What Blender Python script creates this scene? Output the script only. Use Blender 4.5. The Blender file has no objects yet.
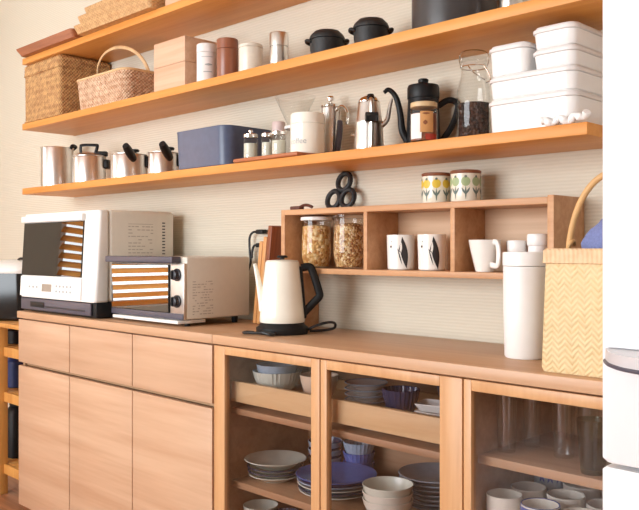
import bpy, bmesh, math, random
from mathutils import Vector, Matrix
PI = math.pi
random.seed(7)
sc = bpy.context.scene
COL = sc.collection

# ------------------------------------------------------------------ camera, world, light, exposure
CAMZ = 1.1365
cd = bpy.data.cameras.new('camera'); cam = bpy.data.objects.new('camera', cd); COL.objects.link(cam)
cam.location = (0, 0, CAMZ); cam.rotation_euler = (PI / 2, 0, math.radians(44.8))
cd.sensor_width = 36; cd.lens = 805 / 639 * 36; cd.shift_y = -5.5 / 639; cd.clip_start = 0.02
sc.camera = cam
world = bpy.data.worlds.new('daylight'); sc.world = world; world.use_nodes = True
bg = world.node_tree.nodes['Background']
bg.inputs[0].default_value = (0.90, 0.955, 1.0, 1); bg.inputs[1].default_value = 4.0
def area(name, loc, target, sx, sy, power, color=(1, 1, 1)):
    l = bpy.data.lights.new(name, 'AREA'); l.shape = 'RECTANGLE'; l.size = sx; l.size_y = sy
    l.energy = power; l.color = color
    o = bpy.data.objects.new(name, l); COL.objects.link(o); o.location = loc
    o.rotation_euler = (Vector(target) - Vector(loc)).to_track_quat('-Z', 'Y').to_euler(); return o
area('added_rear_light', (-2.35, -2.62, 1.5), (-1.7, 1.9, 1.15), 3.0, 1.7, 185, (0.90, 0.955, 1.0))  # added soft lamp in an invented opening of the unseen rear wall
area('daylight_side_window', (-4.98, -0.2, 1.45), (-1.0, 0.6, 1.1), 1.7, 1.4, 35, (0.95, 0.98, 1.0))
sc.cycles.transparent_max_bounces = 32
sc.view_settings.view_transform = 'Standard'; sc.view_settings.look = 'None'
sc.view_settings.exposure = -0.42; sc.view_settings.gamma = 1; sc.view_settings.use_curve_mapping = False

# ------------------------------------------------------------------ materials
def lin(r, g, b):
    f = lambda c: (c / 255 / 12.92) if c / 255 <= 0.04045 else ((c / 255 + 0.055) / 1.055) ** 2.4
    return (f(r), f(g), f(b), 1)
def newmat(name):
    m = bpy.data.materials.new(name); m.use_nodes = True
    return m, m.node_tree, m.node_tree.nodes['Principled BSDF']
def plain(name, col, rough=0.5, metal=0.0, spec=0.5, var=0.04, scale=40, coat=0.0, bump=0.0):
    m, nt, p = newmat(name); N = nt.nodes.new; L = nt.links.new
    tc = N('ShaderNodeTexCoord'); no = N('ShaderNodeTexNoise'); no.inputs['Scale'].default_value = scale
    L(tc.outputs['Object'], no.inputs['Vector'])
    r = N('ShaderNodeValToRGB'); a = [max(0, c * (1 - var)) for c in col[:3]]; b = [min(1, c * (1 + var)) for c in col[:3]]
    r.color_ramp.elements[0].position = .3; r.color_ramp.elements[1].position = .7
    r.color_ramp.elements[0].color = (*a, 1); r.color_ramp.elements[1].color = (*b, 1)
    L(no.outputs['Fac'], r.inputs[0]); L(r.outputs[0], p.inputs['Base Color'])
    p.inputs['Roughness'].default_value = rough; p.inputs['Metallic'].default_value = metal
    p.inputs['Specular IOR Level'].default_value = spec; p.inputs['Coat Weight'].default_value = coat
    if bump:
        bp = N('ShaderNodeBump'); bp.inputs['Strength'].default_value = bump; bp.inputs['Distance'].default_value = .002
        L(no.outputs['Fac'], bp.inputs['Height']); L(bp.outputs[0], p.inputs['Normal'])
    return m
def wood(name, light, dark, axis='X', scale=1.0, rough=0.45, spec=0.4, contrast=0.5):
    m, nt, p = newmat(name); N = nt.nodes.new; L = nt.links.new
    tc = N('ShaderNodeTexCoord'); mp = N('ShaderNodeMapping')
    s = {'X': (1.2, 22, 22), 'Y': (22, 1.2, 22), 'Z': (22, 22, 1.2)}[axis]
    mp.inputs['Scale'].default_value = [k * scale for k in s]
    n1 = N('ShaderNodeTexNoise'); n1.inputs['Scale'].default_value = 1.6; n1.inputs['Detail'].default_value = 5; n1.inputs['Distortion'].default_value = .6
    n2 = N('ShaderNodeTexNoise'); n2.inputs['Scale'].default_value = 7; n2.inputs['Detail'].default_value = 3
    L(tc.outputs['Object'], mp.inputs['Vector']); L(mp.outputs[0], n1.inputs['Vector']); L(mp.outputs[0], n2.inputs['Vector'])
    mx = N('ShaderNodeMath'); mx.operation = 'MULTIPLY_ADD'; mx.inputs[1].default_value = .35
    L(n2.outputs['Fac'], mx.inputs[0]); L(n1.outputs['Fac'], mx.inputs[2])
    r = N('ShaderNodeValToRGB'); h = contrast / 2
    r.color_ramp.elements[0].position = .66 - h * .6; r.color_ramp.elements[1].position = .66 + h * .6
    r.color_ramp.elements[0].color = dark; r.color_ramp.elements[1].color = light
    L(mx.outputs[0], r.inputs[0]); L(r.outputs[0], p.inputs['Base Color'])
    bp = N('ShaderNodeBump'); bp.inputs['Strength'].default_value = .12; bp.inputs['Distance'].default_value = .001
    L(n2.outputs['Fac'], bp.inputs['Height']); L(bp.outputs[0], p.inputs['Normal'])
    p.inputs['Roughness'].default_value = rough; p.inputs['Specular IOR Level'].default_value = spec
    return m
def wicker(name, light, dark, kz=700, kh=700, bump=.7):
    """over-under weave: horizontal strands crossing upright stakes"""
    m, nt, p = newmat(name); N = nt.nodes.new; L = nt.links.new
    tc = N('ShaderNodeTexCoord'); sp = N('ShaderNodeSeparateXYZ'); L(tc.outputs['Object'], sp.inputs[0])
    def mth(op, a, b=None):
        n = N('ShaderNodeMath'); n.operation = op
        for i, v in enumerate((a, b)):
            if v is None: continue
            if isinstance(v, (int, float)): n.inputs[i].default_value = v
            else: L(v, n.inputs[i])
        return n.outputs[0]
    h = mth('ADD', sp.outputs[0], sp.outputs[1])
    a = mth('SINE', mth('MULTIPLY', sp.outputs[2], kz)); b = mth('SINE', mth('MULTIPLY', h, kh))
    ab = mth('MULTIPLY', a, b); no = N('ShaderNodeTexNoise'); no.inputs['Scale'].default_value = 60
    L(tc.outputs['Object'], no.inputs['Vector'])
    f = mth('ADD', mth('ADD', mth('MULTIPLY', ab, .18), mth('MULTIPLY', mth('SINE', mth('MULTIPLY', sp.outputs[2], kz * .55)), .07)), no.outputs['Fac'])
    r = N('ShaderNodeValToRGB'); r.color_ramp.elements[0].position = .2; r.color_ramp.elements[1].position = .75
    r.color_ramp.elements[0].color = dark; r.color_ramp.elements[1].color = light
    L(f, r.inputs[0]); L(r.outputs[0], p.inputs['Base Color'])
    bp = N('ShaderNodeBump'); bp.inputs['Strength'].default_value = bump; bp.inputs['Distance'].default_value = .003
    L(ab, bp.inputs['Height']); L(bp.outputs[0], p.inputs['Normal']); p.inputs['Roughness'].default_value = .65
    return m
def plait(name, light, mid, dark, w=.0145, pitch=.0125):
    """flat leaf strips plaited into a herringbone"""
    m, nt, p = newmat(name); N = nt.nodes.new; L = nt.links.new
    tc = N('ShaderNodeTexCoord'); sp = N('ShaderNodeSeparateXYZ'); no = N('ShaderNodeTexNoise'); no.inputs['Scale'].default_value = 55
    L(tc.outputs['Object'], sp.inputs[0]); L(tc.outputs['Object'], no.inputs['Vector'])
    def mth(op, a, b=None, c=None):
        n = N('ShaderNodeMath'); n.operation = op
        for i, v in enumerate((a, b, c)):
            if v is None: continue
            if isinstance(v, (int, float)): n.inputs[i].default_value = v
            else: L(v, n.inputs[i])
        return n.outputs[0]
    h = mth('ADD', sp.outputs[0], sp.outputs[1])
    h = mth('MULTIPLY_ADD', no.outputs['Fac'], .006, h)
    tri = mth('PINGPONG', h, w)
    ph = mth('MULTIPLY', mth('ADD', sp.outputs[2], tri), 2 * PI / pitch)
    st = mth('SINE', ph); ed = mth('SINE', mth('MULTIPLY', h, PI / w))
    f = mth('ADD', mth('MULTIPLY_ADD', st, .17, .30), mth('MULTIPLY', no.outputs['Fac'], .62))
    r = N('ShaderNodeValToRGB'); e = r.color_ramp.elements; e[0].position = .18; e[0].color = dark; e[1].position = .85; e[1].color = light
    x = e.new(.45); x.color = mid
    L(f, r.inputs[0]); L(r.outputs[0], p.inputs['Base Color'])
    bp = N('ShaderNodeBump'); bp.inputs['Strength'].default_value = .4; bp.inputs['Distance'].default_value = .002
    L(st, bp.inputs['Height']); L(bp.outputs[0], p.inputs['Normal']); p.inputs['Roughness'].default_value = .6
    return m
def glass(name, tint=(1, 1, 1), ior=1.5, rough=0.0):
    """thin pane or wall of glass: see-through with a mirror film by angle"""
    m = bpy.data.materials.new(name); m.use_nodes = True; nt = m.node_tree; nt.nodes.clear(); N = nt.nodes.new; L = nt.links.new
    o = N('ShaderNodeOutputMaterial'); mx = N('ShaderNodeMixShader'); t = N('ShaderNodeBsdfTransparent'); g = N('ShaderNodeBsdfGlossy'); f = N('ShaderNodeFresnel')
    f.inputs[0].default_value = ior; t.inputs[0].default_value = (*tint, 1); g.inputs['Roughness'].default_value = rough
    ge = N('ShaderNodeNewGeometry'); ou = N('ShaderNodeMath'); ou.operation = 'SUBTRACT'; ou.inputs[0].default_value = 1
    ml = N('ShaderNodeMath'); ml.operation = 'MULTIPLY'; f0 = N('ShaderNodeFresnel'); f0.inputs[0].default_value = ior
    L(ge.outputs['Backfacing'], ou.inputs[1]); L(f0.outputs[0], ml.inputs[0]); L(ou.outputs[0], ml.inputs[1])   # only the outer face mirrors
    L(ml.outputs[0], mx.inputs[0]); L(t.outputs[0], mx.inputs[1]); L(g.outputs[0], mx.inputs[2]); L(mx.outputs[0], o.inputs[0])
    return m
def grains(name, c1, c2, c3, scale=70):
    m, nt, p = newmat(name); N = nt.nodes.new; L = nt.links.new
    tc = N('ShaderNodeTexCoord'); v = N('ShaderNodeTexVoronoi'); v.inputs['Scale'].default_value = scale; L(tc.outputs['Object'], v.inputs['Vector'])
    sp = N('ShaderNodeSeparateColor'); L(v.outputs['Color'], sp.inputs[0])
    r = N('ShaderNodeValToRGB'); r.color_ramp.interpolation = 'CONSTANT'
    e = r.color_ramp.elements; e[0].color = c1; e[0].position = 0; e[1].color = c2; e[1].position = .4; x = e.new(.75); x.color = c3
    L(sp.outputs[0], r.inputs[0]); L(r.outputs[0], p.inputs['Base Color'])
    bp = N('ShaderNodeBump'); bp.inputs['Strength'].default_value = 1; bp.inputs['Distance'].default_value = .006; bp.invert = True
    L(v.outputs['Distance'], bp.inputs['Height']); L(bp.outputs[0], p.inputs['Normal']); p.inputs['Roughness'].default_value = .6
    return m
def wallpaper():
    m, nt, p = newmat('ribbed_wallpaper'); N = nt.nodes.new; L = nt.links.new
    tc = N('ShaderNodeTexCoord'); w = N('ShaderNodeTexWave'); w.wave_type = 'BANDS'; w.bands_direction = 'Z'; w.wave_profile = 'SIN'
    w.inputs['Scale'].default_value = 34; w.inputs['Distortion'].default_value = 1.2; w.inputs['Detail'].default_value = 2; w.inputs['Detail Scale'].default_value = .25
    L(tc.outputs['Object'], w.inputs['Vector'])
    r = N('ShaderNodeValToRGB'); r.color_ramp.elements[0].color = lin(215, 205, 186); r.color_ramp.elements[1].color = lin(222, 212, 194)
    L(w.outputs['Fac'], r.inputs[0]); L(r.outputs[0], p.inputs['Base Color'])
    bp = N('ShaderNodeBump'); bp.inputs['Strength'].default_value = .16; bp.inputs['Distance'].default_value = .004
    L(w.outputs['Fac'], bp.inputs['Height']); L(bp.outputs[0], p.inputs['Normal']); p.inputs['Roughness'].default_value = .8
    return m
M = {}
M['wallpaper'] = wallpaper()
M['plaster'] = plain('painted_plaster', lin(214, 202, 182), .85, var=.02, scale=8)
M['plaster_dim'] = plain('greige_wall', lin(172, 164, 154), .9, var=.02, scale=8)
M['ceiling'] = plain('white_ceiling', lin(240, 236, 228), .9, var=.01)
M['floor'] = wood('floor_boards', lin(176, 122, 86), lin(146, 96, 64), 'X', .6)
M['cherry'] = wood('pale_cherry_across', lin(210, 173, 142), lin(193, 151, 119), 'X', .55, .38, .5, .7)
M['cherry_up'] = wood('pale_cherry_upright', lin(210, 173, 142), lin(193, 151, 119), 'Z', .55, .38, .5, .7)
M['counter'] = wood('counter_wood', lin(206, 164, 128), lin(192, 148, 112), 'X', .7, .42, .5, .7)
M['frame'] = wood('door_frame_wood', lin(214, 166, 118), lin(198, 146, 98), 'Z', .8, .4, .5, .7)
M['inside'] = wood('cabinet_inside_wood', lin(192, 152, 116), lin(168, 126, 92), 'X', .6, .5, .4, .6)
M['shelfwood'] = wood('shelf_pine', lin(230, 162, 84), lin(214, 138, 60), 'X', .6, .45, .4, .7)
M['unitwood'] = wood('shelf_unit_wood', lin(212, 164, 122), lin(194, 142, 100), 'X', .8, .45, .4, .6)
M['unitback'] = wood('shelf_unit_back_wood', lin(222, 184, 150), lin(208, 168, 132), 'X', .8, .5, .4, .6)
M['traylight'] = wood('pale_tray_wood', lin(228, 190, 142), lin(214, 172, 122), 'X', .6, .5, .4, .6)
M['boxwood'] = wood('pale_box_wood', lin(226, 188, 158), lin(212, 168, 136), 'X', .8, .5, .4, .6)
M['shadeboard'] = wood('board_shade_tone', lin(150, 84, 50), lin(118, 62, 36), 'Z', .9, .45, .4, .6)  # shade on the tall board's side face, painted in as darker wood
M['lightboard'] = wood('maple_board', lin(222, 166, 108), lin(206, 144, 86), 'Z', .9, .45, .4, .6)
M['redboard'] = wood('reddish_board', lin(190, 118, 76), lin(166, 94, 58), 'X', .9, .45, .4, .6)
M['traywood'] = wood('brown_tray_wood', lin(170, 104, 66), lin(140, 80, 50), 'X', .9, .45, .4, .6)
M['rackpine'] = wood('rack_pine', lin(218, 160, 88), lin(200, 136, 66), 'Z', .8, .45, .4, .6)
M['lidwood'] = wood('lid_wood', lin(150, 92, 62), lin(128, 74, 48), 'X', 1, .5, .4, .6)
M['hamper'] = wicker('hamper_wicker', lin(222, 176, 118), lin(160, 108, 62), 420, 420)
M['pickbasket'] = wicker('pale_split_wicker', lin(236, 204, 172), lin(178, 124, 88), 480, 360)
M['straw'] = wicker('woven_straw', lin(216, 174, 122), lin(186, 138, 88), 560, 300, .35)
M['cane'] = plain('cane', lin(216, 170, 112), .5, var=.1)
M['canepale'] = plain('pale_cane', lin(226, 188, 140), .5, var=.1)
M['plait'] = plait('plaited_palm_leaf', lin(232, 210, 166), lin(226, 199, 150), lin(204, 166, 110))
M['plaitrim'] = wicker('bound_leaf_rim', lin(236, 204, 164), lin(218, 178, 136), 20, 620, .3)
M['denim'] = plain('blue_cloth', lin(120, 130, 178), .9, var=.12, scale=200, bump=.3)
M['steel'] = plain('brushed_steel', (.80, .79, .77, 1), .3, 1.0, var=.03)
M['satin'] = plain('satin_steel', (.70, .68, .65, 1), .32, 1.0, var=.03)
M['chrome'] = plain('chrome', (.85, .84, .82, 1), .07, 1.0, var=.01)
M['black'] = plain('black_plastic', (.010, .010, .011, 1), .45, spec=.3, var=.1)
M['blackgloss'] = plain('glossy_black', (.01, .01, .011, 1), .12, var=.1)
M['iron'] = plain('cast_iron', (.016, .016, .017, 1), .55, var=.2, scale=150, bump=.3)
M['darkgrey'] = plain('dark_grey_plastic', lin(84, 80, 92), .4, var=.05)
M['knobgrey'] = plain('dark_knob_grey', lin(40, 40, 48), .35, var=.05)
M['potgrey'] = plain('grey_black_enamel', lin(62, 58, 58), .35, var=.08)
M['navy'] = plain('navy_enamel', lin(82, 92, 118), .35, var=.06)
M['white'] = plain('white_plastic', lin(244, 242, 240), .35, var=.01)
M['appliance'] = plain('white_appliance_paint', lin(240, 238, 234), .3, var=.01)
M['beige'] = plain('beige_metal_panel', lin(226, 220, 208), .45, var=.015)
M['ceramic'] = plain('white_ceramic', lin(244, 240, 234), .18, var=.015)
M['cream'] = plain('cream_ceramic', lin(240, 234, 216), .2, var=.02)
M['kettlecream'] = plain('cream_enamel', lin(250, 246, 232), .15, var=.01)
M['frost'] = plain('milky_lid_plastic', lin(228, 224, 222), .3, var=.01)
M['fridge'] = plain('fridge_white', lin(248, 248, 250), .3, var=.005)
M['handlegrey'] = plain('pale_grey_handle', lin(206, 202, 204), .3, var=.02)
M['seal'] = plain('grey_seal', lin(150, 146, 146), .6)
M['brown'] = plain('brown_lacquer', lin(150, 92, 66), .3, var=.04)
M['oatmug'] = plain('oatmeal_glaze', lin(234, 227, 212), .25, var=.05)
M['blueglaze'] = plain('blue_glaze', lin(88, 106, 172), .2, var=.06)
M['bluegrey'] = plain('blue_grey_glaze', lin(168, 184, 200), .22, var=.08, scale=90)
M['greyglaze'] = plain('grey_blue_glaze', lin(158, 168, 178), .22, var=.06)
M['navyglaze'] = plain('navy_glaze', lin(58, 64, 96), .2, var=.08)
M['celadon'] = plain('pale_celadon', lin(222, 222, 206), .2, var=.03)
M['peach'] = plain('peach_glaze', lin(232, 204, 176), .3, var=.03)
M['ink'] = plain('black_print', lin(44, 42, 44), .5)
M['greyprint'] = plain('grey_print', lin(184, 176, 166), .6)
M['faintprint'] = plain('faint_grey_print', lin(176, 178, 178), .6)
M['yellow'] = plain('yellow_print', lin(232, 200, 70), .4)
M['sage'] = plain('sage_print', lin(170, 190, 140), .4)
M['teal'] = plain('grey_green_print', lin(108, 124, 116), .4)
M['blueprint'] = plain('blue_print', lin(86, 100, 170), .3)
M['labelbrown'] = plain('tan_label', lin(206, 150, 92), .6)
M['labelwhite'] = plain('white_label', lin(240, 234, 230), .6)
M['labelred'] = plain('red_label', lin(176, 58, 40), .5)
M['lidtan'] = plain('tan_jar_lid', lin(214, 184, 140), .4)
M['coffee'] = grains('roasted_beans', lin(56, 34, 26), lin(76, 48, 36), lin(40, 26, 22), 120)
M['granola'] = grains('rolled_cereal', lin(226, 178, 110), lin(200, 142, 76), lin(240, 208, 156), 95)
M['granolab'] = grains('seed_cereal', lin(220, 176, 116), lin(170, 116, 66), lin(240, 212, 168), 150)
M['crystal'] = glass('bright_drinking_glass', (.955, .96, .95), 2.5)
M['glass'] = glass('clear_glass', (.965, .965, .96), 1.5)
M['pane'] = glass('cabinet_glass', (.91, .90, .91), 1.62)
M['smokeglass'] = glass('grey_green_glass', (.66, .70, .63), 1.9)
M['ovenglass'] = glass('dark_oven_glass', (.10, .10, .105), 2.1)
M['mirrorglass'] = glass('mirror_oven_glass', (.16, .15, .14), 3.4)
M['slat'] = wood('blind_slat_wood', lin(248, 212, 158), lin(238, 190, 130), 'Y', .8)
def glow_through(m, amount):
    nt = m.node_tree; p = nt.nodes['Principled BSDF']; tr = nt.nodes.new('ShaderNodeBsdfTranslucent'); mx = nt.nodes.new('ShaderNodeMixShader')
    nt.links.new(p.inputs['Base Color'].links[0].from_socket, tr.inputs[0]); mx.inputs[0].default_value = amount
    o = [n for n in nt.nodes if n.type == 'OUTPUT_MATERIAL'][0]
    nt.links.new(p.outputs[0], mx.inputs[1]); nt.links.new(tr.outputs[0], mx.inputs[2]); nt.links.new(mx.outputs[0], o.inputs[0])
glow_through(M['slat'], .75)
M['lcd'] = plain('grey_display', lin(160, 148, 134), .2)
M['leather'] = plain('brown_leather', lin(96, 52, 40), .5)
M['bluejar'] = plain('blue_plastic', lin(40, 58, 110), .35)
M['rubber'] = plain('black_cable', (.01, .01, .012, 1), .45)
M['reflblue'] = plain('pinkish_lid', lin(226, 206, 202), .35)

# ------------------------------------------------------------------ mesh helpers
def B(): return bmesh.new()
def _mark(bm, n0, mi):
    bm.faces.ensure_lookup_table()
    for f in bm.faces[n0:]: f.material_index = mi
def box(bm, x0, x1, y0, y1, z0, z1, bev=0.0, seg=2, mi=0, rot=None, about=None):
    n0 = len(bm.faces); t = bmesh.new()
    r = bmesh.ops.create_cube(t, size=1)
    for v in t.verts: v.co = Vector(((x0 + x1) / 2 + v.co.x * (x1 - x0), (y0 + y1) / 2 + v.co.y * (y1 - y0), (z0 + z1) / 2 + v.co.z * (z1 - z0)))
    if bev > 0: bmesh.ops.bevel(t, geom=list(t.edges), offset=bev, segments=seg, affect='EDGES', profile=.5)
    if rot is not None:
        c = Vector(about) if about else Vector(((x0 + x1) / 2, (y0 + y1) / 2, (z0 + z1) / 2))
        for v in t.verts: v.co = rot @ (v.co - c) + c
    merge(bm, t, mi); return bm
def merge(bm, t, mi=0):
    mp = {v: bm.verts.new(v.co) for v in t.verts}
    for f in t.faces:
        try: nf = bm.faces.new([mp[v] for v in f.verts]); nf.material_index = mi
        except ValueError: pass
    t.free()
def rings(bm, rs, cap0=True, cap1=True, mi=0, closed=False):
    vs = [[bm.verts.new(p) for p in r] for r in rs]; n = len(vs[0])
    pairs = list(zip(vs, vs[1:])) + ([(vs[-1], vs[0])] if closed else [])
    for a, b in pairs:
        for i in range(n):
            q = [a[i], a[(i + 1) % n], b[(i + 1) % n], b[i]]
            f = bm.faces.new(q); f.material_index = mi
    if not closed:
        if cap0: bm.faces.new(list(reversed(vs[0]))).material_index = mi
        if cap1: bm.faces.new(vs[-1]).material_index = mi
    return bm
def lathe(bm, prof, seg=40, c=(0, 0, 0), mi=0, cap0=True, cap1=True, M4=None, ribs=0, ribd=0):
    rs = []
    for r, z in prof:
        ring = []
        for i in range(seg):
            a = 2 * PI * i / seg; rr = max(r, 1e-5)
            if ribs: rr *= 1 + ribd * math.cos(ribs * a)
            p = Vector((rr * math.cos(a), rr * math.sin(a), z))
            if M4 is not None: p = M4 @ p
            ring.append(p + Vector(c))
        rs.append(ring)
    return rings(bm, rs, cap0, cap1, mi)
def smooth_path(pts, n=8, closed=False):
    P = [Vector(p) for p in pts]; out = []; m = len(P)
    rng = range(m) if closed else range(m - 1)
    for i in rng:
        p0 = P[(i - 1) % m] if closed or i > 0 else P[0] * 2 - P[1]
        p1 = P[i]; p2 = P[(i + 1) % m]; p3 = P[(i + 2) % m] if closed or i + 2 < m else P[-1] * 2 - P[-2]
        for k in range(n):
            t = k / n; out.append(.5 * ((2 * p1) + (p2 - p0) * t + (2 * p0 - 5 * p1 + 4 * p2 - p3) * t * t + (3 * p1 - p0 - 3 * p2 + p3) * t ** 3))
    if not closed: out.append(P[-1])
    return out
def tube(bm, pts, r, seg=10, closed=False, sm=6, mi=0, flat=1.0):
    P = smooth_path(pts, sm, closed) if sm else [Vector(p) for p in pts]; n = len(P); rs = []
    R = (lambda t: r(t)) if callable(r) else (lambda t: r)
    ref = None
    for i, p in enumerate(P):
        if closed: tg = P[(i + 1) % n] - P[i - 1]
        else: tg = P[min(i + 1, n - 1)] - P[max(i - 1, 0)]
        tg.normalize()
        if ref is None: ref = tg.orthogonal().normalized() if abs(tg.z) > .95 else tg.cross(Vector((0, 0, 1))).normalized()
        ref = (ref - tg * ref.dot(tg)).normalized(); bn = tg.cross(ref)
        rad = R(i / max(1, n - 1))
        rs.append([p + ref * (rad * math.cos(2 * PI * k / seg)) + bn * (rad * flat * math.sin(2 * PI * k / seg)) for k in range(seg)])
    return rings(bm, rs, True, True, mi, closed)
def rrect(hw, hd, r, n=5):
    r = min(r, hw * .999, hd * .999); out = []
    for cx, cy, a0 in ((hw - r, hd - r, 0), (-hw + r, hd - r, PI / 2), (-hw + r, -hd + r, PI), (hw - r, -hd + r, 1.5 * PI)):
        for k in range(n + 1):
            a = a0 + PI / 2 * k / n; out.append((cx + r * math.cos(a), cy + r * math.sin(a)))
    return out
def loft(bm, secs, c=(0, 0, 0), mi=0, n=5, cap0=True, cap1=True, closed=False):
    """secs: (z, half width, half depth, corner radius)"""
    return rings(bm, [[Vector((x + c[0], y + c[1], z + c[2])) for x, y in rrect(hw, hd, r, n)] for z, hw, hd, r in secs], cap0, cap1, mi, closed)
def patch(bm, rows, rad, ang, mi=0, off=.0006, c=(0, 0, 0), nx=6):
    """printed shape wrapped on a round wall; rows = (z, left arc, right arc) with arc lengths measured from angle ang, rightwards as seen from outside"""
    g = []
    for z, s0, s1 in rows:
        R = (rad(z) if callable(rad) else rad) + off
        g.append([bm.verts.new((c[0] + R * math.cos(ang + s / R), c[1] + R * math.sin(ang + s / R), c[2] + z)) for s in [s0 + (s1 - s0) * k / nx for k in range(nx + 1)]])
    for a, b in zip(g, g[1:]):
        for i in range(nx):
            f = bm.faces.new([a[i], a[i + 1], b[i + 1], b[i]]); f.material_index = mi
def leaf_rows(z0, z1, s0, s1, w, n=8):
    return [(z0 + (z1 - z0) * t, s0 + (s1 - s0) * t - w * math.sin(PI * t) - 1e-4, s0 + (s1 - s0) * t + w * math.sin(PI * t) + 1e-4) for t in [i / n for i in range(n + 1)]]
def disc_rows(z, s, r, n=8):
    return [(z + r * math.cos(PI * t), s - r * math.sin(PI * t) - 1e-4, s + r * math.sin(PI * t) + 1e-4) for t in [1 - i / n for i in range(n + 1)]]
def done(name, bm, mats, parent=None, loc=None, sharp=38):
    bmesh.ops.recalc_face_normals(bm, faces=bm.faces)
    for f in bm.faces: f.smooth = True
    for e in bm.edges:
        if len(e.link_faces) == 2 and e.calc_face_angle(0) > math.radians(sharp): e.smooth = False
    me = bpy.data.meshes.new(name); bm.to_mesh(me); bm.free()
    for m in (mats if isinstance(mats, (list, tuple)) else [mats]): me.materials.append(M[m])
    o = bpy.data.objects.new(name, me); COL.objects.link(o)
    if parent is not None: o.parent = parent
    if loc is not None: o.location = loc
    return o
def tag(o, label, cat, group=None):
    o['label'] = label; o['category'] = cat
    if group: o['group'] = group
    return o
def thing(name, label, cat, loc=(0, 0, 0), rz=0, group=None):
    o = bpy.data.objects.new(name, None); COL.objects.link(o); o.empty_display_size = .05
    o.location = loc; o.rotation_euler = (0, 0, rz); return tag(o, label, cat, group)
def struct(name, bm, m, parent=None):
    o = done(name, bm, m, parent)
    if parent is None: o['kind'] = 'structure'
    return o
def kids(o): return [c for c in bpy.data.objects if c.parent == o]
def dup(o, loc, label=None, rz=None, parent=None, scale=None):
    c = o.copy(); COL.objects.link(c)
    if parent is not None: c.parent = parent
    if loc is not None: c.location = loc
    if label: c['label'] = label
    if rz is not None: c.rotation_euler = (0, 0, rz)
    if scale: c.scale = scale
    for k in kids(o): dup(k, None, parent=c)
    return c
def face_cam(x, y): return math.atan2(-y, -x)          # heading from a thing towards the room where the photographer stood
EPS = .0006

# ------------------------------------------------------------------ the room
WY = 1.917
XL, XR, YR, ZC = -4.8, 1.3, -2.6, 2.75
struct('wall_back', box(B(), XL - .1, XR + .1, WY, WY + .1, 0, ZC), 'wallpaper')
struct('floor', box(B(), XL - .1, XR + .1, YR - .1, WY + .1, -.05, 0), 'floor')
struct('ceiling', box(B(), XL - .1, XR + .1, YR - .1, WY + .1, ZC, ZC + .05), 'ceiling')
bm = B()   # left wall with the opening of the blind window
wy0, wy1, wz0, wz1 = -1.05, .57, .74, 2.1
box(bm, XL - .1, XL, wy1, WY, 0, ZC); box(bm, XL - .1, XL, YR, wy0, 0, ZC); box(bm, XL - .1, XL, wy0, wy1, 0, wz0); box(bm, XL - .1, XL, wy0, wy1, wz1, ZC)
struct('wall_left', bm, 'plaster')
bm = B()   # rear wall behind the photographer with a wide opening added to carry the rear light
rx0, rx1, rz0, rz1 = -3.9, -.8, .6, 2.4
box(bm, XL - .1, rx0, YR - .1, YR, 0, ZC); box(bm, rx1, XR + .1, YR - .1, YR, 0, ZC); box(bm, rx0, rx1, YR - .1, YR, 0, rz0); box(bm, rx0, rx1, YR - .1, YR, rz1, ZC)
struct('wall_rear', bm, 'plaster')
struct('wall_right', box(B(), XR, XR + .1, YR, WY, 0, ZC), 'plaster_dim')
bm = B(); box(bm, XL, XR, WY - .012, WY, 0, .07, .003)
struct('baseboard_back', bm, 'frame')
win = done('window_1', box(box(box(box(B(), XL - .08, XL - .03, wy0, wy1, wz0, wz0 + .05), XL - .08, XL - .03, wy0, wy1, wz1 - .05, wz1), XL - .08, XL - .03, wy0, wy0 + .05, wz0 + .05, wz1 - .05), XL - .08, XL - .03, wy1 - .05, wy1, wz0 + .05, wz1 - .05), 'appliance')
win['kind'] = 'structure'
bm = B(); z = wz0 + .03
while z < wz1 - .02:
    box(bm, XL - .027, XL + .023, wy0 + .01, wy1 - .01, z - .0015, z + .0015, rot=Matrix.Rotation(math.radians(-44), 3, 'Y')); z += .0555
done('blind_slats', bm, 'slat', win)

# ------------------------------------------------------------------ the two sideboards
CT, CB, FY = .88, .852, 1.503
def drawer_unit():
    t = thing('drawer_sideboard', 'pale cherry sideboard with three drawers over three plain doors, under the microwave', 'sideboard', (-2.607, 1.70, 0))
    ox, oy = -2.607, 1.70
    L = lambda bm, a, b, c, d, e, f, bev=0: box(bm, a - ox, b - ox, c - oy, d - oy, e, f, bev)
    x0, x1 = -3.27, -1.946
    bm = B(); L(bm, x0, x0 + .018, FY + .022, 1.90, .07, CB); L(bm, x1 - .018, x1, FY + .022, 1.90, .07, CB); L(bm, x0, x1, FY + .022, 1.90, .07, .09); L(bm, x0, x1, 1.885, 1.90, .07, CB)
    L(bm, x0 + .018, x1 - .018, FY + .03, FY + .05, .652, .664); L(bm, x0, x1, FY + .022, 1.88, CB - .012, CB - EPS)
    done('carcass', bm, 'inside', t)
    bm = B(); L(bm, x0 + .02, x1 - .02, FY + .06, 1.88, 0, .07 - EPS); done('plinth', bm, 'frame', t)
    bm = B(); L(bm, x0, x1 + .0005, 1.497, 1.905, CB, CT, .002); done('worktop', bm, 'counter', t)
    xs = [-3.27, -2.835, -2.396, -1.946]
    for a, b in zip(xs, xs[1:]):
        bm = B(); L(bm, a + .0025, b - .0025 - (.004 if b > -1.95 else 0), FY, FY + .02, .668, .846, .0015); done('drawer', bm, 'cherry', t)
    for a, b in zip(xs, xs[1:]):
        bm = B(); L(bm, a + .0025, b - .0025 - (.004 if b > -1.95 else 0), FY, FY + .02, .073, .653, .0015); done('door', bm, 'cherry', t)
drawer_unit()
ZE, ZF = .672, .495            # right bay shelves
ZTRAY, ZB, ZCs, ZD = .692, .655, .434, .27
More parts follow.
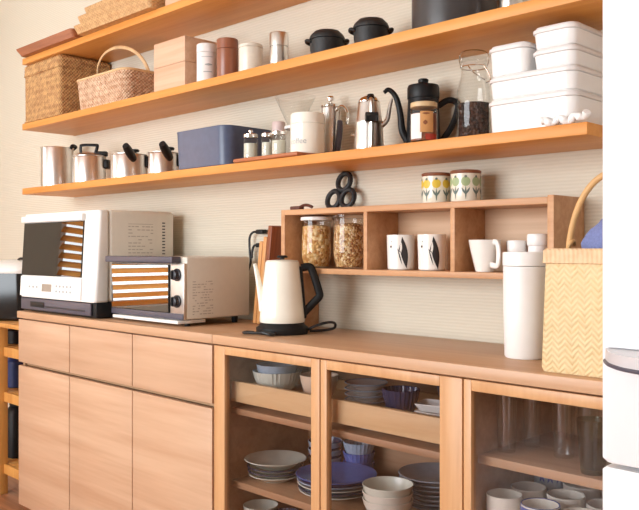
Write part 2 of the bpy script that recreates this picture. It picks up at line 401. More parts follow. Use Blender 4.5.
def glass_unit():
    ox, oy = -1.268, 1.70
    t = thing('glass_door_sideboard', 'pale wood sideboard with three glass doors showing crockery, under the white kettle', 'sideboard', (ox, oy, 0))
    L = lambda bm, a, b, c, d, e, f, bev=0: box(bm, a - ox, b - ox, c - oy, d - oy, e, f, bev)
    x0, x1, P = -1.944, -.600, -1.041
    bm = B(); yb = FY + .022
    L(bm, x0, x0 + .02, yb, 1.90, .07, CB); L(bm, x1 - .018, x1, yb, 1.90, .07, CB); L(bm, P - .009, P + .009, yb, 1.885, .09, CB - .012)
    L(bm, x0, x1, yb, 1.90, .07, .09); L(bm, x0, x1, 1.885, 1.90, .07, CB); L(bm, x0, x1, yb, 1.88, CB - .012, CB - EPS)
    done('carcass', bm, 'inside', t)
    bm = B(); L(bm, x0 + .02, x1 - .02, FY + .06, 1.88, 0, .07 - EPS); done('plinth', bm, 'frame', t)
    bm = B(); L(bm, x0, x1, 1.497, 1.905, CB, CT, .002); done('worktop', bm, 'counter', t)
    for a, b, c, d in ((-1.944, -1.491, -1.892, -1.525), (-1.491, -1.041, -1.467, -1.105), (-1.041, -.600, -1.019, -.635)):
        a += .002; b -= .002; z0, z1, o0, o1 = .073, .8475, .125, .823
        bm = B(); L(bm, a, c, FY, FY + .02, z0, z1, .0015); L(bm, d, b, FY, FY + .02, z0, z1, .0015); L(bm, c, d, FY, FY + .02, z0, o0, .0015); L(bm, c, d, FY, FY + .02, o1, z1, .0015)
        fr = done('door', bm, 'frame', t)
        bm = B(); L(bm, c + EPS, d - EPS, FY + .010, FY + .013, o0 + EPS, o1 - EPS); done('glass_pane', bm, 'pane', fr)
    a, b = x0 + .021, P - .010
    p, q = a + .004, b - .004
    bm = B(); L(bm, p, q, 1.548, 1.565, .676, .738, .002); L(bm, p, q, 1.565, 1.875, .682, ZTRAY); L(bm, p, p + .01, 1.565, 1.875, .682, .722); L(bm, q - .01, q, 1.565, 1.875, .682, .722); L(bm, p, q, 1.863, 1.875, .682, .722)
    done('pull_out_tray', bm, 'traylight', t)
    for z, th in ((ZB, .018), (ZCs, .02), (ZD, .02)):
        bm = B(); L(bm, a, b, 1.555, 1.884, z - th, z, .001); done('shelf', bm, 'inside', t)
    for z in (ZE, ZF, .28):
        bm = B(); L(bm, P + .010, x1 - .019, 1.548, 1.884, z - .02, z, .001); done('shelf', bm, 'inside', t)
glass_unit()

# ------------------------------------------------------------------ wall shelves
SY0, SY1 = 1.655, WY - EPS
ZL, ZM, ZT = 1.4155, 1.7102, 2.0085
for z, x1, lab in ((ZL, -.822, 'long orange pine wall shelf holding steel pots and coffee pots, lowest of the three'),
                   (ZM, -.60, 'long orange pine wall shelf holding wicker baskets and small canisters, middle of the three'),
                   (ZT, -.60, 'orange pine wall shelf holding flat trays, topmost of the three')):
    tag(done('wall_shelf', box(B(), -3.56, x1, SY0, SY1, z - .028, z, .0015), 'shelfwood'), lab, 'shelf', 'pine wall shelves')

# ------------------------------------------------------------------ refrigerator
def fridge():
    ox, oy = -.297, 1.56
    t = thing('refrigerator', 'tall white refrigerator with a silver bow handle standing at the end of the sideboard', 'refrigerator', (ox, oy, 0))
    w, x0, x1 = .60, -.601, .007
    done('body', box(B(), x0 + .004 - ox, x1 - .004 - ox, 1.315 - oy, 1.90 - oy, .03, 1.80, .006), 'fridge', t)
    for sx in (-1, 1):
        for sy in (-1, 1): done('foot', lathe(B(), [(.02, 0), (.02, .03)], 16, (sx * .26, .05 + sy * .22, 0)), 'black', t)
    for z0, z1, nm in ((.792, 1.80, 'upper_door'), (.42, .784, 'drawer_front'), (.06, .412, 'drawer_front')):
        bm = B(); loft(bm, [(z0, .296, .028, .012), (z0 + .006, .303, .032, .016), (z1 - .006, .303, .032, .016), (z1, .296, .028, .012)], (0, 1.282 - oy, 0), n=6)
        d = done(nm, bm, 'fridge', t)
        if nm == 'upper_door':
            zc = .978
            bm = B()
            P = [(-.292, -.312), (-.280, -.334), (-.255, -.368), (-.21, -.400), (-.12, -.418), (-.03, -.405), (.03, -.365), (.045, -.312)]
            top = [Vector((x, y, zc)) for x, y in smooth2(P)]
            n = len(top)
            rs = [[p + Vector((0, 0, -.012)) for p in top] + [], [p for p in top]]
            vs0 = [bm.verts.new(p + Vector((0, 0, -.020))) for p in top]; vs1 = [bm.verts.new(p) for p in top]
            for i in range(n - 1): bm.faces.new([vs0[i], vs0[i + 1], vs1[i + 1], vs1[i]])
            bm.faces.new([vs0[-1], vs0[0], vs1[0], vs1[-1]]); bm.faces.new(vs1); bm.faces.new(list(reversed(vs0)))
            h = done('handle', bm, 'handlegrey', d); h['label'] = 'pale grey bow handle'
            done('handle_edge', tube(B(), [p + Vector((0, -.001, -.020)) for p in top[1:-2]], .0032, 8, sm=0), 'darkgrey', h)
            bm = B(); box(bm, -.288, .05, -.318, -.3095, zc + .001, zc + .022, .004); done('handle_plate', bm, 'fridge', d)
    return t
def smooth2(P): return [(v.x, v.y) for v in smooth_path([(x, y, 0) for x, y in P], 5)]
fridge()

# ------------------------------------------------------------------ small open shelf unit on the counter
UX0, UX1, UY0, UT = -1.922, -.958, 1.759, 1.263
UB = 1.077
def unit():
    ox, oy = -1.44, 1.838
    t = thing('open_shelf_unit', 'low wooden shelf unit with three open bays standing on the counter against the wall', 'shelf unit', (ox, oy, CT + EPS))
    L = lambda bm, a, b, c, d, e, f, bev=.001: box(bm, a - ox, b - ox, c - oy, d - oy, e - CT, f - CT, bev)
    y0, y1 = UY0, WY - .002
    done('side_panel', L(B(), UX0, UX0 + .017, y0, y1, CT, UT), 'unitwood', t)
    done('side_panel', L(B(), UX1 - .017, UX1, y0, y1, CT, UT + .004), 'unitwood', t)
    done('top_board', L(B(), UX0 + .017, UX1 - .017, y0, y1, UT - .017, UT), 'unitwood', t)
    done('shelf_board', L(B(), UX0 + .017, UX1 - .017, y0, y1, UB - .016, UB), 'unitwood', t)
    for x in (-1.56, -1.252): done('divider', L(B(), x - .007, x + .007, y0 + .001, y1 - .012, UB, UT - .017), 'unitwood', t)
    done('back_panel', L(B(), UX0 + .017, UX1 - .017, y1 - .010, y1, UB, UT - .017), 'unitback', t)
unit()

# ------------------------------------------------------------------ microwave
def microwave():
    x0, x1, y0, y1, h = -3.272, -2.660, 1.512, 1.862, .404
    ox, oy = (x0 + x1) / 2, (y0 + y1) / 2; hw, hd = (x1 - x0) / 2, (y1 - y0) / 2
    t = thing('microwave_oven', 'large white microwave oven with a dark glass door on the left end of the counter', 'microwave', (ox, oy, CT + EPS))
    bm = B(); box(bm, -hw + .012, hw - .004, -hd + .008, hd - .01, .004, .058, .003); done('base', bm, 'black', t)
    bm = B(); box(bm, -hw + .012, hw - .03, -hd - .002, -hd + .0075, .010, .056, .003); b = done('base_front', bm, 'darkgrey', t)
    bm = B(); box(bm, -hw + .10, -hw + .22, -hd - .004, -hd - .0022, .022, .044, .001); done('pull_recess', bm, 'black', b)
    bm = B(); box(bm, -hw + .23, hw - .07, -hd - .004, -hd - .0022, .024, .030, .001); done('trim_line', bm, 'knobgrey', b)
    bm = B(); box(bm, -hw + .002, hw, -hd + .06, hd, .060, h, .014, 4); done('casing', bm, 'beige', t)
    # front moulding: leans back towards the top
    lean = lambda z: .020 * max(0, (z - .06)) / (h - .06)
    bm = B(); secs = []
    for z in (.060, .066, .16, .30, h - .012, h - .002):
        y = -hd + lean(z); k = .006 if z in (.060, h - .002) else 0
        secs.append([Vector((px, py + (y + .062 + (-hd + .058 - y) / 2) * 0, z)) for px, py in [(a, b2 + (y + (-hd + .0595)) / 2) for a, b2 in rrect(hw - k, ((-hd + .0595) - y) / 2, .012)]])
    rings(bm, secs); done('front_moulding', bm, 'appliance', t)
    def slab(name, xa, xb, za, zb, out, mat, parent, thick=.002):
        bm = B(); vs = []
        for o_ in (out - thick, out):
            for x, z in ((xa, za), (xb, za), (xb, zb), (xa, zb)): vs.append(bm.verts.new((x, -hd + lean(z) - o_, z)))
        for q in ((0, 1, 2, 3), (4, 5, 6, 7), (0, 1, 5, 4), (1, 2, 6, 5), (2, 3, 7, 6), (3, 0, 4, 7)): bm.faces.new([vs[i] for i in q])
        return done(name, bm, mat, parent)
    door = slab('door', -hw + .010, hw - .105, .150, .365, .0030, 'black', t, .0027)
    slab('door_glass', -hw + .012, hw - .107, .152, .363, .0046, 'ovenglass', door, .0012)
    slab('door_handle', -hw + .006, hw - .10, .368, .392, .016, 'appliance', t, .0155)
    pan = slab('control_panel', -hw + .008, hw - .10, .066, .146, .005, 'white', t, .0047)
    slab('display', -.105, -.025, .088, .118, .0062, 'lcd', pan, .001)
    for i in range(5):
        slab('button', .01 + i * .028, .022 + i * .028, .088, .096, .0062, 'faintprint', pan, .001); slab('button', .01 + i * .028, .022 + i * .028, .108, .116, .0062, 'faintprint', pan, .001)
    for i in range(3): slab('button', -.22 + i * .032, -.207 + i * .032, .10, .108, .0062, 'faintprint', pan, .001)
    # right side: vents and the printed notice
    bm = B()
    for i in range(12): box(bm, hw - .0005, hw + .0006, .117, .130, .225 + i * .012, .2295 + i * .012)
    done('vent_slots', bm, 'knobgrey', t); bm = B()
    for i in range(6): box(bm, hw - .0005, hw + .0006, -.09, -.075, .09 + i * .010, .0945 + i * .010)
    done('vent_slots', bm, 'knobgrey', t)
    bm = B(); random.seed(3); X = hw + .0005
    box(bm, hw - .0005, X, -.035, .075, .352, .354)
    for r in range(11):
        z = .345 - r * .0125; y = -.035
        while y < .07:
            w = random.uniform(.006, .02)
            if random.random() < .8: box(bm, hw - .0005, X, y, min(y + w, .075), z - .0035, z)
            y += w + .005
    done('printed_notice', bm, 'greyprint', t)
microwave()

# ------------------------------------------------------------------ toaster oven
def toaster():
    x0, x1, y0, y1 = -2.625, -2.176, 1.560, 1.842
    ox, oy = (x0 + x1) / 2, (y0 + y1) / 2; hw, hd = (x1 - x0) / 2, (y1 - y0) / 2
    t = thing('toaster_oven', 'small beige toaster oven with two black dials, in front of the microwave', 'toaster oven', (ox, oy, CT + EPS))
    zb, zt = .024, .231
    bm = B(); box(bm, -hw + .004, hw, -hd + .012, hd, zb, zt, .006, 3); done('casing', bm, 'beige', t)
    bm = B()
    box(bm, -hw, hw - .03, -hd - .028, -hd + .011, zt - .020, zt + .002, .004); done('top_bar', bm, 'darkgrey', t)
    fr = done('front_panel', box(B(), -hw + .004, hw, -hd, -hd + .0115, zb, zt - .021, .002), 'satin', t)
    bm = B(); box(bm, -hw + .010, hw - .078, -hd - .005, -hd - .0006, zb + .020, zt - .026, .001); d = done('door', bm, 'black', t)
    bm = B(); box(bm, -hw + .012, hw - .080, -hd - .0072, -hd - .0056, zb + .022, zt - .028); done('door_glass', bm, 'mirrorglass', d)
    bm = B(); box(bm, -hw + .004, hw - .002, -hd - .003, -hd - .0006, zb, zb + .019, .0005); done('lower_trim', bm, 'darkgrey', t)
    for z in (zb + .148, zb + .060):
        bm = B(); R = Matrix.Rotation(PI / 2, 3, 'X'); lathe(bm, [(.021, 0), (.021, .004), (.018, .006), (.0165, .018), (.013, .020)], 28, (hw - .036, -hd - .0008, z), M4=R)
        k = done('dial', bm, 'knobgrey', t)
        bm = B(); box(bm, hw - .0385, hw - .0335, -hd - .026, -hd - .0215, z - .014, z + .014, .001); done('dial_grip', bm, 'black', k)
    bm = B(); box(bm, -hw + .03, hw - .015, -hd - .014, -hd + .10, .010, .021, .002); done('crumb_tray', bm, 'appliance', t)
    for sx in (-1, 1):
        for sy in (-1, 1):
            bm = B(); lathe(bm, [(.010, 0), (.012, .0235)], 14, (sx * (hw - .035), sy * (hd - .04), 0)); done('foot', bm, 'black', t)
    bm = B(); random.seed(5)
    for r in range(13):
        z = .150 - r * .0090; y = -hd + .035
        while y < -hd + .115:
            w = random.uniform(.005, .018)
            if random.random() < .8: box(bm, hw - .0005, hw + .0005, y, min(y + w, -hd + .12), z - .0028, z)
            y += w + .004
    done('printed_notice', bm, 'greyprint', t)
    bm = B(); tube(bm, [(.19, hd, .07), (.24, hd + .006, .045), (.265, hd - .02, .012), (.30, hd - .10, .006)], .004); 
    bm.free()
toaster()

# ------------------------------------------------------------------ kettle
def kettle():
    x, y = -1.817, 1.668
    t = thing('electric_kettle', 'cream white electric kettle with a black handle, standing on its black base', 'kettle', (x, y, CT + EPS), math.radians(44.8))
    # local +X = towards the right of the picture, -Y towards the room
    bm = B(); lathe(bm, [(.078, 0), (.080, .006), (.080, .018), (.070, .026), (.066, .034)], 48); done('power_base', bm, 'black', t)
    bm = B(); lathe(bm, [(.068, .0345), (.070, .038), (.068, .06), (.0605, .14), (.0520, .215), (.0505, .219), (.0485, .2195)], 56); b = done('body', bm, 'kettlecream', t)
    bm = B(); lathe(bm, [(.0485, .220), (.0485, .2225), (.03, .2245), (.012, .2255)], 48); l = done('lid', bm, 'kettlecream', t)
    bm = B(); lathe(bm, [(.007, .226), (.007, .230), (.016, .231), (.017, .235), (.012, .238)], 24); done('lid_knob', bm, 'black', l)
    bm = B(); tube(bm, [(-.0560, 0, .070), (-.062, 0, .100), (-.072, 0, .155), (-.084, 0, .213)], lambda u: .0165 - .0105 * u, 14, flat=.8, sm=5); done('spout', bm, 'kettlecream', t)
    bm = B(); box(bm, .052, .068, -.013, .013, .045, .205, .004, rot=Matrix.Rotation(math.radians(-5), 3, 'Y')); done('handle_mount', bm, 'black', t)
    bm = B(); tube(bm, [(.058, -.002, .200), (.082, -.002, .203), (.092, -.002, .190), (.112, -.002, .128), (.113, -.002, .112), (.100, -.002, .098), (.066, -.002, .062)], .0085, 12, flat=1.4, sm=5); done('handle', bm, 'black', t)
    bm = B(); a = -PI / 2 - .75; patch(bm, disc_rows(.072, 0, .007), lambda z: .066 - (z - .06) * .075, a, off=.0004); done('badge', bm, 'faintprint', b)
    bm = B(); tube(bm, [(.074, -.01, .008), (.095, -.03, .022), (.135, -.02, .034), (.160, .005, .030), (.158, .030, .012), (.12, .02, .006), (.084, .010, .006)], .0042, 8); done('power_cord', bm, 'rubber', t)
    bm = B(); tube(bm, [(-.085, -.035, .006), (-.105, -.02, .006), (-.115, -.045, .006), (-.085, -.075, .008), (-.05, -.088, .009), (-.02, -.092, .006), (-.03, -.104, .006), (-.055, -.095, .012)], .0042, 8); done('cord_wrap', bm, 'rubber', t)
kettle()

# ------------------------------------------------------------------ boards standing beside the shelf unit, plugs and cord
for x, a, h, g, m, lab in ((-2.084, 7.5, .338, .020, 'shadeboard', 'cutting board in painted shade tone, standing on edge, the tallest, right beside the shelf unit'), (-2.1035, 7.5, .300, .018, 'lightboard', 'pale cutting board standing on edge between the shade-toned board and the other pale one'), (-2.1225, 7.5, .285, .017, 'lightboard', 'pale cutting board standing on edge, on the toaster side of the other pale one')):
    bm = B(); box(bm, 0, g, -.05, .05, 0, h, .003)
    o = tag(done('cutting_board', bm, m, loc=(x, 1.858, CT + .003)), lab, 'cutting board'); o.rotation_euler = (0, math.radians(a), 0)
def cord():
    t = thing('power_cord', 'black power cord hanging from wall plugs down behind the toaster oven', 'cord', (-2.190, 1.898, 1.180))
    for dz in (0.02, -.028):
        bm = B(); box(bm, -.008, .03, -.012, .013, dz - .008, dz + .008, .004); done('plug', bm, 'black', t)
    bm = B(); tube(bm, [(-.006, 0, .02), (-.03, -.004, .018), (-.046, -.006, -.002), (-.045, -.006, -.05), (-.04, -.006, -.09), (-.06, -.004, -.125), (-.09, -.002, -.16), (-.10, 0, -.22), (-.11, 0, -.25)], .0042, 8); done('cable', bm, 'rubber', t)
    bm = B(); tube(bm, [(-.006, 0, -.028), (-.025, -.002, -.030), (-.034, -.004, -.05), (-.036, -.004, -.075)], .0042, 8); done('cable', bm, 'rubber', t)
cord()

# ------------------------------------------------------------------ small things on and in the shelf unit
def trivet():
    t = thing('iron_trivet', 'black cast iron trivet of three rings leaning on the wall above the cereal jars', 'trivet', (-1.768, 1.868, UT + .0016)); t.rotation_euler = (math.radians(-14), 0, 0)
    bm = B(); r = .0265
    for x, z in ((-.031, .034), (.031, .036), (.003, .092)):
        tube(bm, [(x + r * math.cos(a), 0, z + r * 1.06 * math.sin(a)) for a in [2 * PI * i / 16 for i in range(16)]], .0085, 10, True, 2)
    done('rings', bm, 'iron', t)
    for x in (-.031, .031): done('foot', lathe(B(), [(.004, 0), (.006, .001), (.006, .006)], 12, (x, 0, 0)), 'iron', t)
trivet()
bm = B(); box(bm, -.045, .0, -.012, .012, 0, .012, .004, 3); tube(bm, [(-.005, -.004, .008), (.022, -.006, .014), (.045, -.006, .010), (.052, -.004, .006)], .0062, 8, flat=.8)
tag(done('leather_strap', bm, 'leather', loc=(-1.868, 1.80, UT + .0016)), 'small dark brown leather strap on the top left corner of the shelf unit', 'strap')
def cereal_jar(x, y, r, h, lab, fill, lid, lidh):
    t = thing('glass_jar', lab, 'jar', (x, y, UB + .0016), 0, 'cereal jars in the shelf unit')
    bm = B(); pr = [(r * .78, .0), (r * .86, .004), (r * .99, h * .22), (r * 1.0, h * .40), (r * .97, h * .72), (r * .93, h * .90), (r * .93, h * .985)]
    lathe(bm, pr + [(a - .0025, max(b, .004)) for a, b in reversed(pr)], 40, cap1=True); done('jar_body', bm, 'glass', t)
    bm = B(); lathe(bm, [(r * .80 - .003, .0045), (r * .985 - .0035, h * .22), (r - .0035, h * .40), (r * .965 - .0035, h * .72), (r * .93 - .0035, h * .86), (r * .5, h * .89), (.002, h * .90)], 36); done('cereal', bm, fill, t)
    bm = B(); lathe(bm, [(r * .92, h * .987), (r * 1.0, h * .988), (r * 1.01, h * .995), (r * 1.0, h * 1.0 + lidh), (r * .9, h + lidh + .002)], 40); done('lid', bm, lid, t)
cereal_jar(-1.833, 1.832, .051, .153, 'glass jar of cereal with a flat white lid, in the shelf unit', 'granola', 'white', .008)
cereal_jar(-1.692, 1.832, .050, .156, 'glass jar of seedy cereal with a clear glass lid, in the shelf unit', 'granolab', 'glass', .008)
def leaf_cup(x, y, lab):
    t = thing('cup', lab, 'cup', (x, y, UB + .0016), face_cam(x, y), 'leaf cups in the shelf unit')
    r, h = .0405, .100
    bm = B(); lathe(bm, [(r * .86, 0), (r * .93, .003), (r, h * .95), (r, h), (r - .003, h), (r - .004, h * .95), (r * .84, .006), (.002, .005)], 44); done('cup_body', bm, 'ceramic', t)
    R = lambda z: r * .93 + (r - r * .93) * min(1, max(0, (z - .003) / (h * .92)))
    bm = B()
    patch(bm, leaf_rows(.004, .094, .017, .004, .0105, 14), R, 0, 0)
    patch(bm, leaf_rows(.014, .060, .004, -.009, .0016, 8), R, 0, 0, off=.0007); patch(bm, leaf_rows(.042, .060, .008, -.010, .0016, 8), R, 0, 0, off=.0007)
    patch(bm, leaf_rows(.050, .082, -.006, .002, .0014, 8), R, 0, 0, off=.0007)
    patch(bm, disc_rows(.066, -.031, .0032), R, 0, 0)
    patch(bm, disc_rows(.080, -.028, .0012), R, 0, 0)
    done('leaf_print', bm, 'ink', t)
    bm = B(); patch(bm, leaf_rows(.048, .080, .0005, .001, .0030, 10), R, 0, 0, off=.0011); done('leaf_gap', bm, 'ceramic', t)
    return t
leaf_cup(-1.480, 1.825, 'white cup with a black leaf print, nearer the cereal jars')
leaf_cup(-1.368, 1.825, 'white cup with a black leaf print, nearer the flared white teacup')
def teacup(x, y, rz, lab):
    t = thing('teacup', lab, 'cup', (x, y, UB + .0016), rz, 'white teacups in the shelf unit')
    r, h = .042, .083
    bm = B(); lathe(bm, [(r * .55, 0), (r * .58, .004), (r * .72, .028), (r * .9, .060), (r, h), (r - .0025, h), (r * .85, .060), (r * .66, .028), (.002, .008)], 44); done('cup_body', bm, 'ceramic', t)
    bm = B(); tube(bm, [(r * .92, 0, h * .93), (r * 1.25, 0, h * .90), (r * 1.42, 0, h * .62), (r * 1.30, 0, h * .22), (r * .68, 0, h * .22)], .005, 10, flat=1.5); done('handle', bm, 'ceramic', t)
teacup(-1.178, 1.800, face_cam(-1.178, 1.80) + .62, 'flared white teacup with its handle to the front, in the shelf unit')
x, y = -1.128, 1.872
bm = B(); r = .026; lathe(bm, [(r * .7, 0), (r * .74, .004), (r, .080), (r - .0025, .080), (r * .7, .01), (.002, .008)], 40)
tag(done('cup', bm, 'ceramic', loc=(x, y, UB + .0016)), 'plain white cup without handle, mostly hidden behind the flared teacup', 'cup')
def small_jar(x, y, r, h, lab):
    t = thing('white_jar', lab, 'jar', (x, y, UB + .0016), 0, 'small white jars in the shelf unit')
    bm = B(); lathe(bm, [(r * .86, 0), (r * .9, .003), (r * .9, h - .030)], 32); done('jar_body', bm, 'white', t)
    bm = B(); lathe(bm, [(r * .94, h - .0294), (r, h - .027), (r, h - .004), (r * .93, h), (.003, h + .0008)], 32); done('cap', bm, 'white', t)
small_jar(-1.096, 1.822, .0245, .081, 'shorter capped white jar in the shelf unit, showing above the tall canister')
small_jar(-1.037, 1.825, .0275, .097, 'taller capped white jar in the shelf unit, next to its right side panel')
def spice_pot(x, y, lab, c1, first):
    t = thing('ceramic_pot', lab, 'pot', (x, y, UT + .0016), face_cam(x, y), 'flower print pots on the shelf unit')
    r, h = .041, .076
    bm = B(); lathe(bm, [(r * .93, 0), (r * .98, .003), (r, .02), (r, h), (r - .003, h), (r - .004, .01), (.002, .008)], 44); done('pot_body', bm, 'cream', t)
    bm = B(); lathe(bm, [(r - .001, h + .0006), (r + .0005, h + .003), (r + .0005, h + .008), (r * .9, h + .010)], 44); done('lid', bm, 'lidwood', t)
    fl = B(); st = B()
    for i, s in enumerate((-.055, -.030, 0, .030, .055)):
        patch(fl, disc_rows(.054, s, .0125), r, 0, mi=0)
        patch(st, leaf_rows(.006, .042, s, s, .0022), r, 0); patch(st, leaf_rows(.018, .038, s, s - .011, .003), r, 0, off=.0008); patch(st, leaf_rows(.018, .038, s, s + .011, .003), r, 0, off=.0009)
        patch(st, disc_rows(.067, s, .0035), r, 0, off=.001)
    done('flower_print', fl, c1, t); done('stem_print', st, 'teal', t)
spice_pot(-1.362, 1.838, 'small pot with yellow flower print and wooden lid, on top of the shelf unit', 'yellow', True)
spice_pot(-1.258, 1.830, 'small pot with green flower print and wooden lid, on top of the shelf unit', 'sage', False)

# ------------------------------------------------------------------ right end of the counter
def canister():
    x, y = -1.000, 1.700
    t = thing('white_canister', 'tall plain white canister with a flat lid, on the counter beside the plaited basket', 'canister', (x, y, CT + EPS), face_cam(x, y))
    bm = B(); lathe(bm, [(.045, 0), (.048, .004), (.0505, .10), (.0515, .216), (.050, .2165)], 48); done('body', bm, 'white', t)
    bm = B(); lathe(bm, [(.050, .2172), (.0525, .218), (.0525, .247), (.051, .250), (.02, .2505)], 48); done('lid', bm, 'white', t)
canister()

def leaf_basket():
    x0, x1, y0, y1 = -.866, -.612, 1.528, 1.690
    ox, oy = (x0 + x1) / 2, (y0 + y1) / 2; hw, hd = (x1 - x0) / 2, (y1 - y0) / 2
    t = thing('plaited_basket', 'tall plaited leaf basket with a cane handle on the counter, next to the refrigerator', 'basket', (ox, oy, CT + EPS))
    h = .258
    bm = B(); loft(bm, [(0, hw - .004, hd - .004, .012), (.01, hw, hd, .015), (h - .03, hw - .006, hd - .006, .015), (h - .004, hw - .006, hd - .006, .015), (h - .004, hw - .012, hd - .012, .012), (.012, hw - .008, hd - .008, .012)], n=6)
    done('basket_body', bm, 'plait', t)
    bm = B(); loft(bm, [(h - .032, hw - .0055, hd - .0055, .015), (h - .030, hw - .001, hd - .001, .016), (h - .004, hw - .002, hd - .002, .016), (h, hw - .006, hd - .006, .014), (h - .003, hw - .0115, hd - .0115, .012), (h - .03, hw - .0115, hd - .0115, .012)], n=6, closed=True)
    done('bound_rim', bm, 'plaitrim', t)
    bm = B(); tube(bm, [(-.103 * math.cos(a), -.0, h - .03 + .188 * math.sin(a)) for a in [PI * i / 16 for i in range(17)]], .0068, 12, sm=3); done('cane_handle', bm, 'cane', t)
    bm = B()
    for s in (-1, 1): tube(bm, [(s * .098, -.012, h - .004), (s * .093, -.012, h + .010), (s * .091, .0, h + .016), (s * .095, .012, h + .008)], .004, 8)
    done('handle_lashing', bm, 'cane', t)
    # cloth bundle lying inside
    bm = B(); rs = []
    for i in range(13):
        u = i / 12; w = math.sin(PI * min(1, .12 + u * .95)); ring = []
        for k in range(20):
            a = 2 * PI * k / 20; r_ = 1 + .10 * math.sin(3 * a + i) + .06 * math.sin(7 * a - i * .7)
            ring.append(Vector((-.066 + u * .145, hd * .5 * w * r_ * math.cos(a), .018 + (.040 + .035 * u) * w * r_ * math.sin(a) + .020 * u)))
        rs.append(ring)
    rings(bm, rs)
    tag(done('cloth_bundle', bm, 'denim', loc=(ox, oy, CT + h - .012)), 'folded blue cloth sticking out of the plaited basket', 'cloth')
leaf_basket()

# ------------------------------------------------------------------ lowest wall shelf, from the far end to the near end
TH = math.radians(44.8)          # a turn that faces the middle of the room
def steel_pot(x, y, r, h, lab, kind, name='cooking_pot'):
    t = thing(name, lab, 'pot', (x, y, ZL + EPS), TH, 'steel pots on the lowest wall shelf')
    bm = B(); lathe(bm, [(r - .006, 0), (r - .001, .003), (r, .010), (r, h - .004), (r + .003, h), (r - .001, h + .001), (r - .003, h - .006), (r - .003, .008), (.003, .006)], 56); done('pot_body', bm, 'steel', t)
    if kind == 'stock':
        bm = B()
        for s in (1,): tube(bm, [(s * (r - .01), .030, h - .004), (s * (r + .004), .032, h + .010), (s * (r + .006), .0, h + .012), (s * (r + .004), -.022, h + .008), (s * (r - .004), -.024, h - .006)], .006, 10, flat=1.3)
        done('side_handle', bm, 'black', t)
        bm = B(); tube(bm, [(-(r - .004), .03, h - .02), (-(r + .012), .025, h - .016), (-(r + .014), .0, h - .014), (-(r + .012), -.025, h - .016), (-(r - .004), -.03, h - .02)], .005, 8)
        bm.free()
    if kind == 'casserole':
        bm = B(); lathe(bm, [(r + .002, h + .0016), (r + .002, h + .004), (r * .8, h + .012), (r * .4, h + .020), (.003, h + .022)], 48); l = done('lid', bm, 'steel', t)
        bm = B(); tube(bm, [(-.034, -.01, h + .014), (-.034, -.012, h + .044), (-.026, -.012, h + .052), (.030, -.012, h + .052), (.038, -.012, h + .046), (.030, -.012, h + .016)], .0055, 10, sm=4, flat=1.3); done('lid_handle', bm, 'black', l)
        bm = B(); box(bm, r - .006, r + .018, -.02, .02, h - .050, h - .010, .006, 3); box(bm, .026, r + .010, -.018, .012, h + .004, h + .026, .006, 3); done('side_handle', bm, 'black', t)
    if kind == 'saucepan':
        bm = B(); lathe(bm, [(r + .002, h + .0016), (r + .002, h + .004), (r * .8, h + .006), (.003, h + .009)], 48); l = done('lid', bm, 'steel', t)
        bm = B(); lathe(bm, [(.006, h + .0094), (.006, h + .014), (.017, h + .016), (.018, h + .024), (.014, h + .027)], 24, (.022, .01, 0)); done('lid_knob', bm, 'black', l)
        bm = B(); tube(bm, [(.034, -r + .008, h - .022), (.029, -r - .015, h - .008), (.022, -r - .040, h + .010), (.017, -r - .060, h + .024)], lambda u: .0125 + .004 * math.sin(PI * u), 14, flat=1.15); done('long_handle', bm, 'black', t)
        bm = B(); box(bm, r - .004, r + .012, -.018, .018, h - .050, h - .004, .005, 3); done('hanging_lug', bm, 'black', t)
    return t
steel_pot(-3.480, 1.785, .072, .188, 'tall steel stockpot at the far left end of the lowest wall shelf', 'stock', 'stockpot')
steel_pot(-3.188, 1.785, .070, .122, 'steel casserole pot with a black loop handle on its lid, beside the stockpot', 'casserole')
steel_pot(-2.869, 1.785, .072, .104, 'steel saucepan with a black stub handle, between the casserole and the other saucepan', 'saucepan', 'saucepan')
steel_pot(-2.622, 1.785, .058, .090, 'small steel saucepan with a black stub handle, beside the navy enamel box', 'saucepan', 'saucepan')
bm = B(); hw, hd, h = .152, .113, .137
loft(bm, [(0, hw - .012, hd - .012, .036), (.006, hw - .006, hd - .006, .040), (h - .006, hw, hd, .045), (h, hw + .002, hd + .002, .047), (h, hw - .003, hd - .003, .043), (.010, hw - .010, hd - .010, .036)], n=8)
tag(done('enamel_box', bm, 'navy', loc=(-2.255, 1.788, ZL + EPS)), 'deep navy blue enamel box with round corners on the lowest wall shelf', 'container')
TRZ = ZL + .0126
bm = B(); box(bm, -.15, .15, -.087, .087, 0, .012, .004)
tag(done('serving_board', bm, 'redboard', loc=(-1.880, 1.7335, ZL + EPS)), 'thin reddish wooden board under the small glass jars on the lowest wall shelf', 'board')
def glass_pot(x, y, r, h, lab, lid, knob):
    t = thing('spice_jar', lab, 'jar', (x, y, TRZ + EPS), 0, 'small glass jars on the wooden board')
    bm = B(); lathe(bm, [(r * .9, 0), (r, .003), (r, h * .78), (r * .86, h * .84), (r * .83, h * .84), (r * .93, h * .77), (r * .93, .005), (.002, .004)], 32); done('jar_body', bm, 'glass', t)
    bm = B(); lathe(bm, [(r * .9, h * .845), (r * .98, h * .86), (r * .98, h * .97), (r * .85, h)], 32)
    if knob: lathe(bm, [(.004, h), (.004, h + .004), (.0075, h + .007), (.0075, h + .011), (.004, h + .014)], 16)
    done('lid', bm, lid, t)
    bm = B(); lathe(bm, [(r * .90, .0055), (r * .90, h * .62), (.002, h * .64)], 28); done('inner_fill', bm, 'celadon', t)  # pale core added to brighten the clear glass in place of highlights
glass_pot(-2.004, 1.700, .0245, .083, 'small glass jar with a knobbed steel lid at the left end of the wooden board', 'chrome', True)
glass_pot(-1.935, 1.712, .020, .080, 'small glass jar with a plain lid, middle of the three on the wooden board', 'chrome', False)
